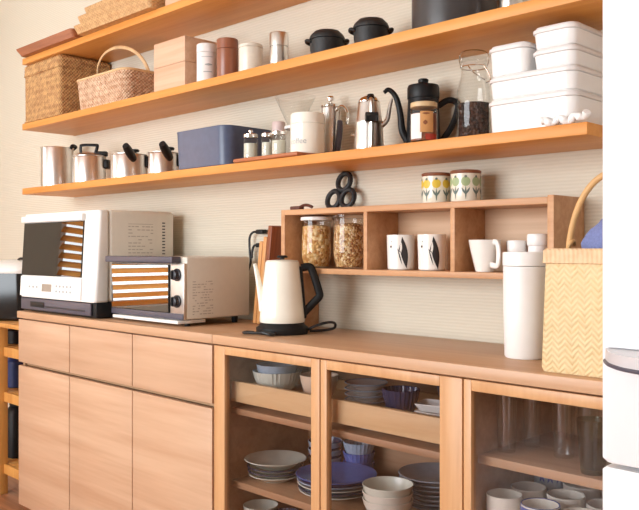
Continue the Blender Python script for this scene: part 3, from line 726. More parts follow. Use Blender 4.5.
glass_pot(-1.868, 1.700, .0235, .078, 'small glass jar with a plain lid, touching the white coffee canister', 'chrome', False)
t = thing('glass_jar', 'glass jar with a pinkish white lid standing behind the small glass jars', 'jar', (-2.024, 1.842, ZL + EPS))
bm = B(); lathe(bm, [(.019, 0), (.021, .003), (.021, .112), (.019, .1125), (.019, .004), (.002, .004)], 32); done('jar_body', bm, 'glass', t)
bm = B(); lathe(bm, [(.020, .1132), (.0225, .114), (.0225, .150), (.021, .153), (.002, .1535)], 32); done('lid', bm, 'reflblue', t)
def dripper():
    t = thing('coffee_dripper', 'clear glass coffee dripper and server standing behind the white coffee canister', 'coffee dripper', (-1.944, 1.842, ZL + EPS))
    bm = B(); lathe(bm, [(.036, 0), (.044, .004), (.045, .05), (.036, .10), (.026, .118), (.024, .118), (.034, .098), (.043, .05), (.042, .006), (.002, .004)], 40); done('server', bm, 'glass', t)
    bm = B(); lathe(bm, [(.030, .1186), (.036, .120), (.036, .128), (.028, .132), (.026, .132), (.026, .1186)], 36, cap0=False, cap1=False); done('collar', bm, 'white', t)
    bm = B(); lathe(bm, [(.020, .1325), (.026, .1326), (.069, .228), (.0675, .228), (.024, .1345), (.020, .1345)], 44, cap0=False, cap1=False); done('cone', bm, 'glass', t)
dripper()
def text_on_cylinder(txt, size, R, ang, z, parent, mat, c=(0, 0, 0)):
    cu = bpy.data.curves.new('lettering', 'FONT'); cu.body = txt; cu.size = size; cu.align_x = 'CENTER'; cu.resolution_u = 3
    o = bpy.data.objects.new('lettering', cu); COL.objects.link(o); bpy.context.view_layer.update()
    me = bpy.data.meshes.new_from_object(o.evaluated_get(bpy.context.evaluated_depsgraph_get()))
    bpy.data.objects.remove(o)
    for v in me.vertices:
        a = ang + v.co.x / R; v.co = Vector(((R + .0007) * math.cos(a), (R + .0007) * math.sin(a), z + v.co.y))
    me.materials.clear(); me.materials.append(M[mat]); b = bpy.data.objects.new('lettering', me); COL.objects.link(b); b.parent = parent; return b
def coffee_canister():
    x, y = -1.782, 1.742; r, h = .0535, .126
    t = thing('coffee_canister', 'white round canister with faint lettering on the wooden board, lowest wall shelf', 'canister', (x, y, TRZ + EPS), face_cam(x, y))
    bm = B(); lathe(bm, [(r * .95, 0), (r, .004), (r, h * .74), (r - .001, h * .742)], 52); b = done('body', bm, 'kettlecream', t)
    bm = B(); lathe(bm, [(r - .001, h * .747), (r, h * .75), (r, h * .95), (r * .95, h), (.003, h + .0015)], 52); done('lid', bm, 'kettlecream', t)
    text_on_cylinder('coffee', .025, r, -.62, h * .24, b, 'faintprint')
coffee_canister()
def press():
    x, y, r = -1.794, 1.858, .0300
    t = thing('coffee_press', 'slim steel coffee press with a dark handle, right behind the white coffee canister', 'coffee press', (x, y, ZL + EPS), TH)
    h = .172
    bm = B(); lathe(bm, [(r * .96, 0), (r, .003), (r, h), (r + .002, h + .003), (r - .002, h + .004), (r - .003, .008), (.002, .006)], 40); done('body', bm, 'steel', t)
    bm = B(); lathe(bm, [(r + .001, h + .0045), (r + .001, h + .010), (r * .6, h + .016), (.004, h + .018), (.004, h + .024), (.011, h + .026), (.012, h + .034), (.008, h + .040), (.002, h + .041)], 36); done('lid', bm, 'chrome', t)
    bm = B(); tube(bm, [(r * .5, -r * .8, h - .01), (r * 1.2, -r * 1.2, h + .002), (r * 1.75, -r * 1.35, h - .02), (r * 1.7, -r * 1.35, h - .055)], .005, 8); done('handle_arm', bm, 'chrome', t)
    bm = B(); tube(bm, [(r * .95, -r * 1.3, h - .045), (r * .9, -r * 1.45, h - .08), (r * .75, -r * 1.45, h - .12), (r * .6, -r * 1.3, .02)], lambda u: .0085 + .002 * math.sin(PI * u), 12); done('handle', bm, 'darkgrey', t)
press()
def moka():
    x, y = -1.558, 1.775
    t = thing('moka_pot', 'steel stovetop coffee maker with a black knob and banded handle on the lowest wall shelf', 'coffee maker', (x, y, ZL + EPS), TH)
    bm = B(); lathe(bm, [(.042, 0), (.0435, .004), (.0425, .04), (.040, .085), (.0405, .088), (.0405, .094), (.0385, .097), (.033, .145), (.031, .150)], 48); done('body', bm, 'steel', t)
    bm = B(); lathe(bm, [(.0315, .1506), (.032, .153), (.026, .163), (.014, .169), (.003, .170)], 40); l = done('lid', bm, 'chrome', t)
    bm = B(); lathe(bm, [(.002, -.012), (.009, -.010), (.0125, 0), (.009, .010), (.002, .012)], 24, (.003, -.026, .160)); done('knob', bm, 'blackgloss', l)
    bm = B(); tube(bm, [(.002, -.037, .140), (.002, -.060, .142), (.002, -.066, .125), (.002, -.066, .06), (.002, -.060, .012), (.002, -.045, .008)], .0085, 12, sm=4, flat=1.6); h = done('handle', bm, 'steel', t)
    bm = B(); box(bm, -.016, .022, -.083, -.052, .082, .110, .004); done('handle_band', bm, 'blackgloss', h)
    bm = B(); tube(bm, [(.034, -.012, .080), (.052, -.012, .098), (.059, -.012, .132), (.066, -.012, .160)], lambda u: .0085 - .004 * u, 10); done('spout', bm, 'steel', t)
    bm = B(); tube(bm, [(-.0425, 0, .055), (-.050, -.004, .056), (-.052, -.012, .055)], .0028, 8); done('valve', bm, 'chrome', t)
moka()
def black_pot():
    x, y = -1.408, 1.838
    t = thing('coffee_pot', 'matt black coffee pot with a curved spout and loop handle, behind the coffee jar', 'coffee pot', (x, y, ZL + EPS), TH)
    bm = B(); lathe(bm, [(.045, 0), (.048, .004), (.049, .03), (.0455, .11), (.0435, .148)], 48); done('body', bm, 'black', t)
    bm = B(); lathe(bm, [(.0445, .1486), (.0455, .151), (.0455, .180), (.043, .187), (.030, .190), (.011, .191), (.010, .194), (.0145, .196), (.0150, .204), (.011, .207), (.002, .208)], 44); done('lid', bm, 'black', t)
    bm = B(); tube(bm, [(-.045, 0, .030), (-.060, 0, .060), (-.066, 0, .110), (-.078, 0, .155), (-.098, 0, .176), (-.112, 0, .168)], lambda u: .0115 - .006 * u, 12); done('spout', bm, 'black', t)
    bm = B(); tube(bm, [(.043, 0, .130), (.070, 0, .146), (.094, 0, .140), (.098, 0, .120), (.080, 0, .070), (.047, 0, .022)], .006, 10, flat=1.5); done('handle', bm, 'black', t)
black_pot()
def coffee_jar():
    x, y, r, h = -1.305, 1.706, .0365, .108
    t = thing('coffee_jar', 'small glass jar with a tan lid and labels, in front of the black coffee pot', 'jar', (x, y, ZL + EPS), face_cam(x, y))
    bm = B(); lathe(bm, [(r * .92, 0), (r, .004), (r, h * .80), (r * .9, h * .85), (r * .9, h * .87), (r * .86, h * .87), (r * .95, h * .79), (r * .95, .006), (.002, .005)], 44); b = done('jar_body', bm, 'glass', t)
    bm = B(); lathe(bm, [(r * .94, .0065), (r * .94, h * .72), (.002, h * .74)], 36); done('inner_fill', bm, 'brown', t)
    bm = B(); lathe(bm, [(r * .92, h * .874), (r * .97, h * .88), (r * .97, h * .985), (r * .9, h), (.003, h + .001)], 44); done('lid', bm, 'lidtan', t)
    bm = B(); patch(bm, [(.010 + i * .011, -.042, -.006) for i in range(7)], r, 0); done('white_label', bm, 'labelwhite', b)
    bm = B(); patch(bm, [(.026 + i * .011, -.010, .026) for i in range(6)], r, 0, off=.0009); done('tan_label', bm, 'labelbrown', b)
    bm = B(); patch(bm, leaf_rows(.045, .058, .004, .004, .006), r, 0, off=.0013); patch(bm, leaf_rows(.072, .078, .006, .006, .010), r, 0, off=.0013); done('label_print', bm, 'lidwood', b)
    bm = B(); patch(bm, [(.006, .006, .036), (.013, .004, .038), (.022, .004, .040)], r, 0, off=.0007); done('red_label', bm, 'labelred', b)
coffee_jar()
def swing_bottle():
    x, y, r = -1.207, 1.793, .045
    t = thing('swing_top_bottle', 'clear glass bottle with a wire clasp, half filled with dark beans, beside the white boxes', 'bottle', (x, y, ZL + EPS), TH)
    pr = [(r * .92, 0), (r, .006), (r, .118), (r * .97, .138), (r * .86, .160), (r * .77, .174), (r * .74, .184), (r * .74, .212), (r * .80, .214), (r * .80, .224)]
    bm = B(); lathe(bm, pr + [(a - .003, max(z, .006)) for a, z in reversed(pr)], 48); done('bottle_body', bm, 'glass', t)
    bm = B(); lathe(bm, [(r * .86, .0066), (r - .005, .012), (r - .005, .104), (.002, .110)], 40); done('beans', bm, 'coffee', t)
    bm = B(); lathe(bm, [(r * .70, .2246), (r * .82, .226), (r * .82, .234), (r * .66, .242), (.003, .244)], 40); done('glass_lid', bm, 'glass', t)
    bm = B(); k = r * .77
    tube(bm, [(k * math.cos(a), k * math.sin(a), .200) for a in [2 * PI * i / 16 for i in range(16)]], .0016, 6, True, 2)
    tube(bm, [(-k, 0, .200), (-k * 1.12, -.004, .224), (-k * .9, -.004, .241), (0, -.002, .247), (k * .9, -.004, .241), (k * 1.12, -.004, .224), (k, 0, .200)], .0016, 6)
    tube(bm, [(k * .6, -k * .8, .200), (k * .9, -k * 1.0, .180), (k * 1.05, -k * 1.1, .160), (k * .7, -k * 1.2, .152)], .0016, 6)
    tube(bm, [(-k * .6, -k * .8, .200), (-k * .4, -k * 1.1, .185), (0, -k * 1.2, .172), (k * .6, -k * 1.15, .160)], .0016, 6)
    done('wire_clasp', bm, 'chrome', t)
swing_bottle()
def food_box(x0, x1, y0, y1, z, h, lab, rad=.03):
    ox, oy = (x0 + x1) / 2, (y0 + y1) / 2; hw, hd = (x1 - x0) / 2, (y1 - y0) / 2
    t = thing('food_container', lab, 'food container', (ox, oy, z), 0, 'white lidded food containers')
    hb = h - .016
    bm = B(); loft(bm, [(0, hw - .010, hd - .010, rad - .008), (.003, hw - .007, hd - .007, rad - .005), (hb, hw - .003, hd - .003, rad)], n=7); done('box', bm, 'white', t)
    bm = B(); loft(bm, [(hb + .0006, hw - .002, hd - .002, rad), (hb + .002, hw, hd, rad), (hb + .009, hw, hd, rad), (hb + .010, hw - .003, hd - .003, rad), (h - .001, hw - .006, hd - .006, rad - .004), (h, hw - .009, hd - .009, rad - .006)], n=7); done('lid', bm, 'frost', t)
bx0, bx1, by0, by1 = -1.096, -.858, 1.672, 1.885
food_box(bx0, bx1, by0, by1, ZL + EPS, .082, 'wide white food container at the bottom of the stack on the lowest wall shelf')
food_box(bx0 + .001, bx1 - .001, by0 + .001, by1 - .001, ZL + .083, .056, 'wide white food container, second from the bottom of the stack')
food_box(bx0, bx0 + .112, by0 + .006, by0 + .130, ZL + .1396, .074, 'small square white food container beside the wire clasp bottle, on the wide ones', .024)
food_box(bx0 + .120, bx1 - .002, by0 + .004, by1 - .004, ZL + .1396, .046, 'white food container on the wide ones, carrying one more on top', .026)
food_box(bx0 + .120, bx1 - .002, by0 + .004, by1 - .004, ZL + .1862, .050, 'white food container at the very top of the stack', .026)
bm = B(); P = [(-.055 + .0105 * i, .004 * math.sin(i * 2.1), .011 + .007 * math.sin(i * 1.7) + (.012 * (i - 9) / 2 if i > 9 else 0)) for i in range(12)]
tube(bm, P, lambda u: .0075 + .002 * math.sin(u * 40), 10, sm=4)
tag(done('plastic_strip', bm, 'white', loc=(-.885, 1.6635, ZL + EPS)), 'twisted white plastic strip lying in front of the lowest food container', 'strip')

# ------------------------------------------------------------------ middle wall shelf
def hamper():
    hw, hd, h = .171, .124, .266
    t = thing('wicker_hamper', 'lidded rectangular wicker hamper at the far left end of the middle wall shelf', 'basket', (-3.391, 1.787, ZM + EPS))
    bm = B(); loft(bm, [(0, hw - .006, hd - .006, .014), (.006, hw - .002, hd - .002, .016), (h - .052, hw - .001, hd - .001, .016)], n=5); done('basket_body', bm, 'hamper', t)
    bm = B(); loft(bm, [(h - .0514, hw, hd, .016), (h - .048, hw + .002, hd + .002, .017), (h - .010, hw + .001, hd + .001, .016), (h, hw - .008, hd - .008, .014)], n=5); done('lid', bm, 'hamper', t)
    for z, k in ((.006, .0), (h - .052, .001)): done('braided_border', tube(B(), [(x, y, z) for x, y in rrect(hw + k, hd + k, .016, 3)], .0032, 8, True, 1), 'hamper', t)
hamper()
def picnic():
    hw, hd, h = .200, .115, .128
    t = thing('handled_basket', 'pale oblong wicker basket with a tall hoop handle on the middle wall shelf', 'basket', (-2.918, 1.785, ZM + EPS))
    secs = [(0, hw - .022, hd - .016, .035), (.006, hw - .016, hd - .010, .04), (h - .01, hw - .002, hd - .002, .045), (h, hw, hd, .046), (h, hw - .006, hd - .006, .042), (.012, hw - .020, hd - .016, .035)]
    bm = B(); loft(bm, secs, n=7); done('basket_body', bm, 'pickbasket', t)
    bm = B(); tube(bm, [(x, y, h) for x, y in rrect(hw - .002, hd - .002, .046, 4)], .0055, 8, True, 1); done('rim', bm, 'canepale', t)
    bm = B(); a0 = .188
    tube(bm, [(-a0 * math.cos(a) * (1 + .10 * math.sin(a)) + .012 * math.sin(a), -.060 * math.sin(a) + .01, h - .03 + .147 * math.sin(a) ** .85) for a in [PI * i / 14 for i in range(15)]], .0045, 8, sm=3, flat=1.6); done('hoop_handle', bm, 'canepale', t)
picnic()
bm = B(); box(bm, -.0965, .0965, -.1, .1, 0, .088, .002); tt = thing('wooden_box', 'pale pinkish wooden box between the handled basket and the white canister', 'box', (-2.4215, 1.771, ZM + EPS))
done('box_body', bm, 'boxwood', tt)
bm = B(); box(bm, -.0965, .0965, -.1, .1, .0884, .178, .002); done('lid', bm, 'boxwood', tt)
def can(name, x, y, r, h, mat, lab, lidm, lidh, extra=None):
    t = thing(name, lab, 'canister', (x, y, ZM + EPS), face_cam(x, y), 'canisters on the middle wall shelf')
    bm = B(); lathe(bm, [(r * .96, 0), (r, .003), (r, h - lidh - .001), (r - .001, h - lidh)], 44); b = done('body', bm, mat, t)
    bm = B(); lathe(bm, [(r - .001, h - lidh + .0006), (r + .0006, h - lidh + .001), (r + .0006, h - .003), (r * .95, h), (.003, h + .0008)], 44); done('lid', bm, lidm, t)
    return t, b
t, b = can('canister', -2.237, 1.700, .0345, .132, 'labelwhite', 'white paper-covered canister with grey print, beside the wooden box', 'labelwhite', .03)
bm = B(); patch(bm, leaf_rows(.054, .062, .006, .006, .014, 6), .0345, 0); done('printed_mark', bm, 'faintprint', b); bm = B(); patch(bm, [(.032, -.012, .018), (.035, -.012, .018)], .0345, 0); done('printed_line', bm, 'faintprint', b); bm = B(); patch(bm, [(.084, -.020, .022), (.086, -.020, .022)], .0345, 0); done('printed_line', bm, 'faintprint', b)
can('canister', -2.146, 1.718, .0362, .137, 'brown', 'red-brown canister between the white and the cream canisters', 'brown', .035)
can('canister', -2.048, 1.738, .0395, .105, 'oatmug', 'short cream canister with a dull lid rim, between the brown and the steel canisters', 'oatmug', .012)
can('canister', -1.938, 1.765, .0305, .128, 'steel', 'slim shiny steel canister beside the first black cocotte', 'steel', .045)
def cocotte(x, y, r, lab):
    t = thing('cocotte', lab, 'pot', (x, y, ZM + EPS), TH, 'black iron cocottes')
    bm = B(); lathe(bm, [(r * .80, 0), (r * .86, .004), (r * .98, .040), (r, .066), (r * .96, .0665)], 48); done('pot_body', bm, 'iron', t)
    bm = B(); lathe(bm, [(r * .97, .0672), (r * 1.03, .068), (r * 1.03, .073), (r * .95, .082), (r * .72, .094), (r * .3, .098), (.003, .0985)], 48); done('lid', bm, 'iron', t)
    for s in (-1, 1):
        bm = B(); tube(bm, [(s * r * .93, -.020, .060), (s * r * 1.14, -.016, .064), (s * r * 1.19, 0, .065), (s * r * 1.14, .016, .064), (s * r * .93, .020, .060)], .0055, 10, flat=.9); done('ear_handle', bm, 'iron', t)
cocotte(-1.727, 1.772, .0535, 'small black iron cocotte with ear handles, nearer the steel canister')
cocotte(-1.548, 1.772, .0515, 'small black iron cocotte with ear handles, nearer the big grey pot')
t = thing('stew_pot', 'large round grey-black pot on the middle wall shelf', 'pot', (-1.262, 1.782, ZM + EPS), TH)
bm = B(); r = .113; lathe(bm, [(r * .94, 0), (r * .98, .004), (r, .03), (r, .148), (r * .97, .1485)], 56); done('pot_body', bm, 'potgrey', t)
bm = B(); lathe(bm, [(r * .98, .1492), (r * 1.02, .150), (r * 1.02, .156), (r * .7, .170), (.016, .178), (.010, .182), (.018, .190), (.016, .200), (.003, .203)], 48); done('lid', bm, 'potgrey', t)
can('canister', -1.078, 1.765, .0285, .085, 'steel', 'shiny steel canister just right of the big grey-black pot', 'steel', .02)

# ------------------------------------------------------------------ top wall shelf
def tray(name, x0, x1, y0, y1, h, mat, lab, z=0, flare=.02, parent_only=False):
    ox, oy = (x0 + x1) / 2, (y0 + y1) / 2; hw, hd = (x1 - x0) / 2, (y1 - y0) / 2
    bm = B(); loft(bm, [(0, hw - flare, hd - flare, .012), (.003, hw - flare + .001, hd - flare + .001, .014), (h - .004, hw - .001, hd - .001, .02), (h, hw, hd, .021), (h - .001, hw - .007, hd - .007, .018), (.008, hw - flare - .006, hd - flare - .006, .012)], n=5)
    return tag(done(name, bm, mat, loc=(ox, oy, ZT + EPS + z)), lab, 'tray')
tray('wooden_tray', -3.545, -3.025, 1.612, 1.905, .030, 'traywood', 'reddish brown wooden tray jutting over the far left end of the top shelf', flare=.018)
tray('straw_tray', -3.02, -2.46, 1.612, 1.905, .032, 'straw', 'large woven straw tray on the top shelf, bottom one of its stack', flare=.014)
tray('straw_tray', -3.005, -2.475, 1.622, 1.900, .036, 'straw', 'smaller woven straw tray nested on the large straw tray', z=.0335, flare=.012)
tray('straw_tray', -2.985, -2.49, 1.640, 1.895, .034, 'straw', 'woven straw tray at the top of the stack on the top shelf', z=.0705, flare=.012)
bm = B(); box(bm, -.24, .24, -.115, .115, 0, .16, .003)
tt = thing('wooden_box', 'pinkish pale wooden box on the top shelf, beside the straw trays', 'box', (-2.205, 1.785, ZT + EPS)); done('box_body', bm, 'boxwood', tt)
bm = B(); box(bm, -.242, .242, -.117, .117, .1606, .175, .003); done('lid', bm, 'boxwood', tt)

# ------------------------------------------------------------------ wooden rack and rice cooker at the far left
def rack():
    x0, x1, y0, y1, h = -3.86, -3.30, 1.600, 1.895, .80
    ox, oy = (x0 + x1) / 2, (y0 + y1) / 2; hw, hd = (x1 - x0) / 2, (y1 - y0) / 2
    t = thing('wooden_rack', 'orange pine rack with open shelves at the far left, beside the sideboard', 'rack', (ox, oy, 0))
    for sx in (-1, 1):
        for sy in (-1, 1):
            bm = B(); cx, cy = sx * (hw - .02), sy * (hd - .02)
            if sx < 0 and sy < 0: cx = -hw + .165
            box(bm, cx - .02, cx + .02, cy - .02, cy + .02, 0, h - .0206, .002); done('post', bm, 'rackpine', t)
    for z in (h, .685, .475, .14):
        bm = B(); box(bm, -hw, hw, -hd - .012, hd, z - .02, z, .002) if z == h else box(bm, -hw + .04, hw - .04, -hd + .041, hd - .04, z - .018, z, .001); done('shelf_board', bm, 'rackpine', t)
        if z < h:
            bm = B(); box(bm, -hw, hw, -hd + .0415 - .02, -hd + .0405, z - .045, z - .001, .001)
            done('rail', bm, 'rackpine', t)
    return ox, oy
rack()
def cooker():
    x, y = -3.80, 1.735
    t = thing('rice_cooker', 'black rice cooker with a white lid on top of the pine rack', 'rice cooker', (x, y, .80 + EPS), TH)
    r = .135
    bm = B(); loft(bm, [(0, r - .02, r - .02, .07), (.012, r - .006, r - .006, .08), (.14, r, r, .085), (.222, r - .004, r - .004, .085)], n=9); done('body', bm, 'blackgloss', t)
    bm = B(); loft(bm, [(.223, r - .004, r - .004, .085), (.238, r, r, .085), (.262, r - .010, r - .010, .085), (.282, r - .045, r - .045, .07), (.288, r - .09, r - .09, .04)], n=9); done('lid', bm, 'appliance', t)
    bm = B(); tube(bm, [(.03, -.05, .285), (.05, -.07, .293), (.09, -.075, .283), (.120, -.06, .262)], .006, 8); done('lid_handle', bm, 'black', t)
cooker()
def jug(name, x, y, z, r, h, mat, lab, cat):
    t = thing(name, lab, cat, (x, y, z + EPS))
    bm = B(); lathe(bm, [(r * .9, 0), (r, .004), (r, h * .72), (r * .7, h * .82), (r * .6, h * .84)], 28); done('body', bm, mat, t)
    bm = B(); lathe(bm, [(r * .64, h * .845), (r * .66, h * .85), (r * .66, h), (.003, h + .001)], 24); done('cap', bm, mat, t)
jug('blue_jar', -3.775, 1.735, .475, .060, .175, 'bluejar', 'dark blue jar on the middle board of the pine rack', 'jar')
jug('black_jar', -3.775, 1.735, .685, .062, .086, 'black', 'squat black jar on the upper board of the pine rack', 'jar')
jug('black_bottle', -3.775, 1.735, .14, .062, .29, 'black', 'tall black bottle on the bottom board of the pine rack', 'bottle')

# ------------------------------------------------------------------ crockery behind the glass doors
def plate_mesh(name, r, h, mat, band=None):
    bm = B(); pr = [(r * .52, 0), (r * .54, .003), (r * .62, .004), (r * .92, h - .003), (r, h), (r * .985, h + .0018), (r * .90, h), (r * .60, .008), (.002, .007)]
    lathe(bm, pr, 56)
    if band:
        for f in bm.faces:
            c = f.calc_center_median(); q = math.hypot(c.x, c.y)
            if q > r * .93: f.material_index = 1
    return bm
def stack(x, y, z, specs, group):
    for i, (name, r, h, mat, band, lab, cat, pitch) in enumerate(specs):
        bm = plate_mesh(name, r, h, mat, band); tag(done(name, bm, [mat, band] if band else mat, loc=(x, y, z + EPS)), lab, cat, group); z += pitch
    return z
# left bay
P = 'plates behind the left glass door'
stack(-1.828, 1.650, ZCs, [
    ('plate', .082, .020, 'celadon', None, 'pale plate at the bottom of the stack behind the left glass door', 'plate', .012),
    ('plate', .085, .020, 'celadon', 'navyglaze', 'blue-rimmed plate second from the bottom behind the left glass door', 'plate', .012),
    ('plate', .087, .021, 'celadon', 'navyglaze', 'dark-rimmed plate just under the top one behind the left glass door', 'plate', .016),
    ('plate', .095, .025, 'celadon', None, 'large pale plate on top of the stack behind the left glass door', 'plate', .01)], P)
P = 'blue plates in the glass door sideboard'
stack(-1.592, 1.672, ZCs, [
    ('plate', .108, .018, 'celadon', None, 'white plate at the bottom of the blue plate stack', 'plate', .010),
    ('plate', .111, .018, 'bluegrey', 'navyglaze', 'blue-edged pale plate, second from the bottom of the blue plate stack', 'plate', .010),
    ('plate', .112, .018, 'celadon', None, 'white plate just beneath the top two blue plates', 'plate', .010),
    ('plate', .114, .018, 'blueglaze', 'bluegrey', 'blue plate with a pale edge just beneath the top blue plate', 'plate', .011),
    ('plate', .117, .020, 'blueglaze', None, 'plain blue plate on top of its stack behind the middle glass door', 'plate', .01)], P)
P = 'grey plates behind the middle glass door'
names = ('lowest grey plate of the stack', 'pale grey plate second from the bottom', 'grey-blue plate third from the bottom', 'pale blue-grey plate halfway up', 'grey-blue plate third from the top', 'pale blue-grey plate just under the top one', 'large grey-blue plate on top')
for i in range(7):
    stack(-1.318, 1.776, ZCs + .0115 * i, [('plate', .090 + .002 * i, .020 + .001 * i, ('greyglaze', 'bluegrey')[i % 2], None, names[i] + ' behind the cream bowls in the middle door', 'plate', .01)], P)
def bowl_mesh(r, h, foot=.45, ribs=0, ribd=0, th=.0028):
    bm = B(); pr = [(r * foot * .95, 0), (r * foot, .004), (r * foot * 1.02, .005), (r * .78, h * .38), (r * .93, h * .72), (r, h)]
    lathe(bm, pr + [(r - .001, h + .001), (r - th, h), (r * .93 - th, h * .72), (r * .77 - th, h * .40), (r * foot * .9, .011), (.002, .010)], 72 if ribs else 44, ribs=ribs, ribd=ribd); return bm
def bowl(x, y, z, r, h, mat, lab, group=None, foot=.45, ribs=0, ribd=.015, name='bowl', line=None):
    bm = bowl_mesh(r, h, foot, ribs, ribd)
    if line:
        for f in bm.faces:
            if f.calc_center_median().z > h * .86: f.material_index = 1
    return tag(done(name, bm, [mat, line] if line else mat, loc=(x, y, z + EPS)), lab, 'bowl', group)
for i in range(3):
    bowl(-1.340, 1.600, ZCs + .0185 * i, .0660, .060, 'celadon', ('cream bowl at the bottom of the front bowl stack', 'cream bowl in the middle of the front bowl stack', 'cream bowl on top of the stack in front of the grey plates')[i], 'cream bowls behind the middle glass door', .5, line='oatmug' if i < 2 else None)
for i in range(3):
    bowl(-1.768, 1.805, ZCs + .024 * i, .054, .055, 'navyglaze', ('navy bowl with a white rim at the bottom of its stack behind the left door', 'navy bowl with a white rim in the middle of its stack behind the left door', 'navy bowl with a white rim on top of its stack behind the left door')[i], 'navy bowls behind the left glass door', .5, line='bluegrey')
for i in range(3):
    bowl(-1.640, 1.822, ZCs + .030 * i - .0, .048, .058, 'blueglaze' if i < 2 else 'bluegrey', ('ribbed blue bowl at the bottom of the stack behind the blue plates', 'ribbed blue bowl in the middle of the stack behind the blue plates', 'pale blue bowl on top of the stack behind the blue plates')[i], 'blue bowls behind the middle glass door', .5, 24, .02)
bowl(-1.862, 1.620, ZD, .054, .086, 'celadon', 'pale bowl on the bottom shelf behind the left glass door', None, .5)
bowl(-1.768, 1.640, ZD, .040, .080, 'darkgrey', 'dark ribbed cup on the bottom shelf behind the left glass door', None, .6, 18, .04, 'dark_cup')
bowl(-1.260, 1.590, ZD + .0, .070, .05, 'greyglaze', 'low grey bowl on the bottom shelf behind the middle glass door', None, .5)
# trays of the left and middle bays
bowl(-1.826, 1.655, ZTRAY, .074, .074, 'celadon', 'wide ribbed blue and white bowl in the tray behind the left glass door', 'blue and white bowls in the upper tray', .45, 32, .02, line='bluegrey')
bowl(-1.826, 1.655, ZTRAY + .028, .064, .066, 'bluegrey', 'blue and white bowl nested in the wide ribbed bowl', 'blue and white bowls in the upper tray', .5)
bowl(-1.640, 1.650, ZTRAY, .056, .082, 'peach', 'peach-coloured bowl in the tray behind the left glass door', None, .5)
for i in range(5):
    nm = 'small_plate'
    bm = plate_mesh(nm, .060, .016, 'celadon', 'bluegrey'); tag(done(nm, bm, ['ceramic', 'bluegrey'], loc=(-1.472, 1.665, ZTRAY + EPS + .0155 * i)), ('small white plate at the bottom of the stack in the middle tray', 'small white plate second from the bottom in the middle tray', 'small white plate halfway up the stack in the middle tray', 'small white plate second from the top in the middle tray', 'small blue-rimmed plate on top of the stack in the middle tray')[i], 'plate', 'small white plates in the middle tray')
bowl(-1.352, 1.668, ZTRAY, .050, .074, 'navyglaze', 'dark ribbed bowl in the tray behind the middle glass door, beside the small plates', 'dark ribbed bowls', .6, 26, .03)
bowl(-1.262, 1.790, ZTRAY, .050, .078, 'darkgrey', 'dark grey bowl at the back of the tray behind the middle glass door', 'dark ribbed bowls', .6, 26, .03)
def dish(x, y, z, rz, lab):
    bm = B(); hw, hd, h = .055, .040, .018
    loft(bm, [(0, hw - .012, hd - .012, .008), (.003, hw - .010, hd - .010, .008), (h, hw, hd, .010), (h + .002, hw - .001, hd - .001, .010), (h, hw - .004, hd - .004, .008), (.006, hw - .013, hd - .013, .006)], n=4)
    o = tag(done('square_dish', bm, 'ceramic', loc=(x, y, z + EPS)), lab, 'dish', 'white dishes in the middle tray'); o.rotation_euler = (0, 0, rz)
for i in range(3):
    dish(-1.205, 1.640, ZTRAY + .020 * i, .18 * i - .1, ('white rectangular dish at the bottom of the pile by the middle door', 'white rectangular dish in the middle of the pile by the middle door', 'white rectangular dish on top of the pile by the middle door')[i])
# lying flat on the shelf below the trays
for x, y, r, m, lab in ((-1.640, 1.66, .075, 'ceramic', 'flat white plate on the board below the left tray'), (-1.40, 1.66, .085, 'greyglaze', 'flat grey plate on the board below the middle tray'), (-1.215, 1.67, .075, 'greyglaze', 'small flat grey plate on the board below the middle tray, by the partition')):
    bm = plate_mesh('flat_plate', r, .012, m); tag(done('flat_plate', bm, m, loc=(x, y, ZB + EPS)), lab, 'plate')
# right bay: drinking glasses above, mugs below
def tumbler(x, y, r, h, lab, mat='crystal', taper=.86):
    bm = B(); pr = [(r * taper * .95, 0), (r * taper, .004), (r, h)]
    lathe(bm, pr + [(r - .0016, h), (r * taper - .002, .010), (.002, .009)], 36); tag(done('drinking_glass', bm, mat, loc=(x, y, ZE + EPS)), lab, 'glass', 'glasses behind the right glass door')
tumbler(-1.000, 1.618, .0245, .158, 'tall glass nearest the left stile of the right glass door')
tumbler(-.985, 1.705, .0225, .158, 'tall glass behind the one by the left stile of the right door')
tumbler(-.882, 1.665, .0260, .160, 'tall glass in the middle of the shelf behind the right door')
tumbler(-.880, 1.780, .0260, .140, 'glass at the back of the shelf behind the right door')
tumbler(-.775, 1.585, .0330, .112, 'wide green-grey glass in front, near the refrigerator', 'smokeglass', .74)
tumbler(-.768, 1.700, .0320, .125, 'green-grey glass behind the wide one, near the refrigerator', 'smokeglass', .8)
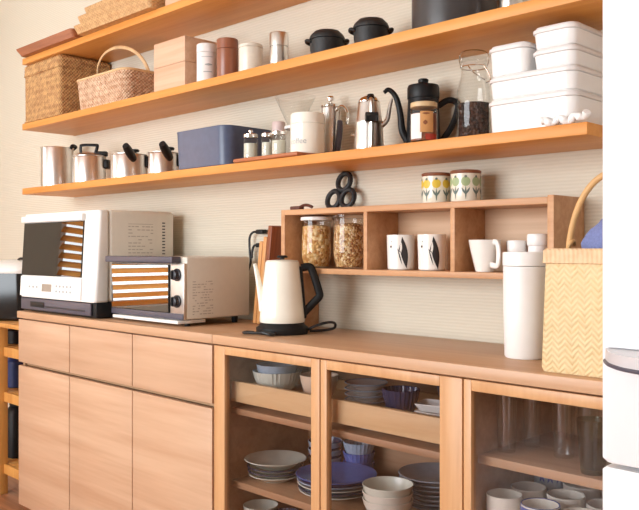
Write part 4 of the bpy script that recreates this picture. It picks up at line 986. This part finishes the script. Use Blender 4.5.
def mug(x, y, r, h, lab, line=None, rz=0, handle=True):
    t = thing('mug', lab, 'mug', (x, y, ZF + EPS), rz, 'mugs behind the right glass door')
    bm = B(); lathe(bm, [(r * .80, 0), (r * .88, .004), (r * .98, h * .4), (r, h), (r - .001, h + .001), (r - .003, h), (r * .98 - .004, h * .4), (r * .8, .009), (.002, .008)], 44)
    if line:
        for f in bm.faces:
            if f.calc_center_median().z > h - .001 or (h * .4 < f.calc_center_median().z < h * .8 and False): f.material_index = 1
    done('mug_body', bm, ['oatmug', line] if line else 'oatmug', t)
    if line:
        bm = B(); patch(bm, [(h - .016, -.075, .075), (h - .003, -.075, .075)], r, face_cam(x, y) - rz, nx=30, off=.0008); done('rim_band', bm, line, t)
    if handle:
        bm = B(); tube(bm, [(r * .97, 0, h * .80), (r * 1.35, 0, h * .78), (r * 1.48, 0, h * .52), (r * 1.3, 0, h * .25), (r * .95, 0, h * .22)], .0045, 8); done('handle', bm, 'oatmug', t)
mug(-.988, 1.590, .0405, .087, 'oatmeal mug in the front row, against the partition', None, 0, False)
mug(-.895, 1.585, .0420, .086, 'mug with a blue rim in the middle of the front row', 'blueprint', 0, False)
mug(-.985, 1.690, .0410, .083, 'oatmeal mug in the second row, against the partition', None, 0, False)
mug(-.890, 1.690, .0425, .085, 'oatmeal mug in the middle of the second row behind the blue-rimmed mug', None, 0, False)
mug(-.800, 1.588, .0420, .085, 'oatmeal mug at the right end of the front row', None, 0, False)
mug(-.795, 1.690, .0415, .083, 'oatmeal mug at the right end of the second row', None, 0, False)
mug(-.905, 1.795, .0430, .084, 'oatmeal mug in the back row, right of the blue-patterned cup', None, 0, False)
mug(-.800, 1.795, .0420, .084, 'oatmeal mug at the right end of the back row', None, 0, False)
t = thing('mug', 'taller cup with blue figures in the back row, against the partition', 'mug', (-.990, 1.800, ZF + EPS), face_cam(-.99, 1.8), 'mugs behind the right glass door')
bm = B(); r, h = .040, .112; lathe(bm, [(r * .85, 0), (r * .9, .004), (r, h), (r - .003, h), (r * .85, .01), (.002, .008)], 44); done('mug_body', bm, 'bluegrey', t)
bm = B()
for s in (-.02, .0, .022): patch(bm, leaf_rows(h - .034, h - .008, s - .006, s + .004, .0035), r - .001, 0, off=.001); patch(bm, leaf_rows(h - .034, h - .012, s + .006, s - .002, .0028), r - .001, 0, off=.0014)
done('blue_figures', bm, 'blueprint', t)
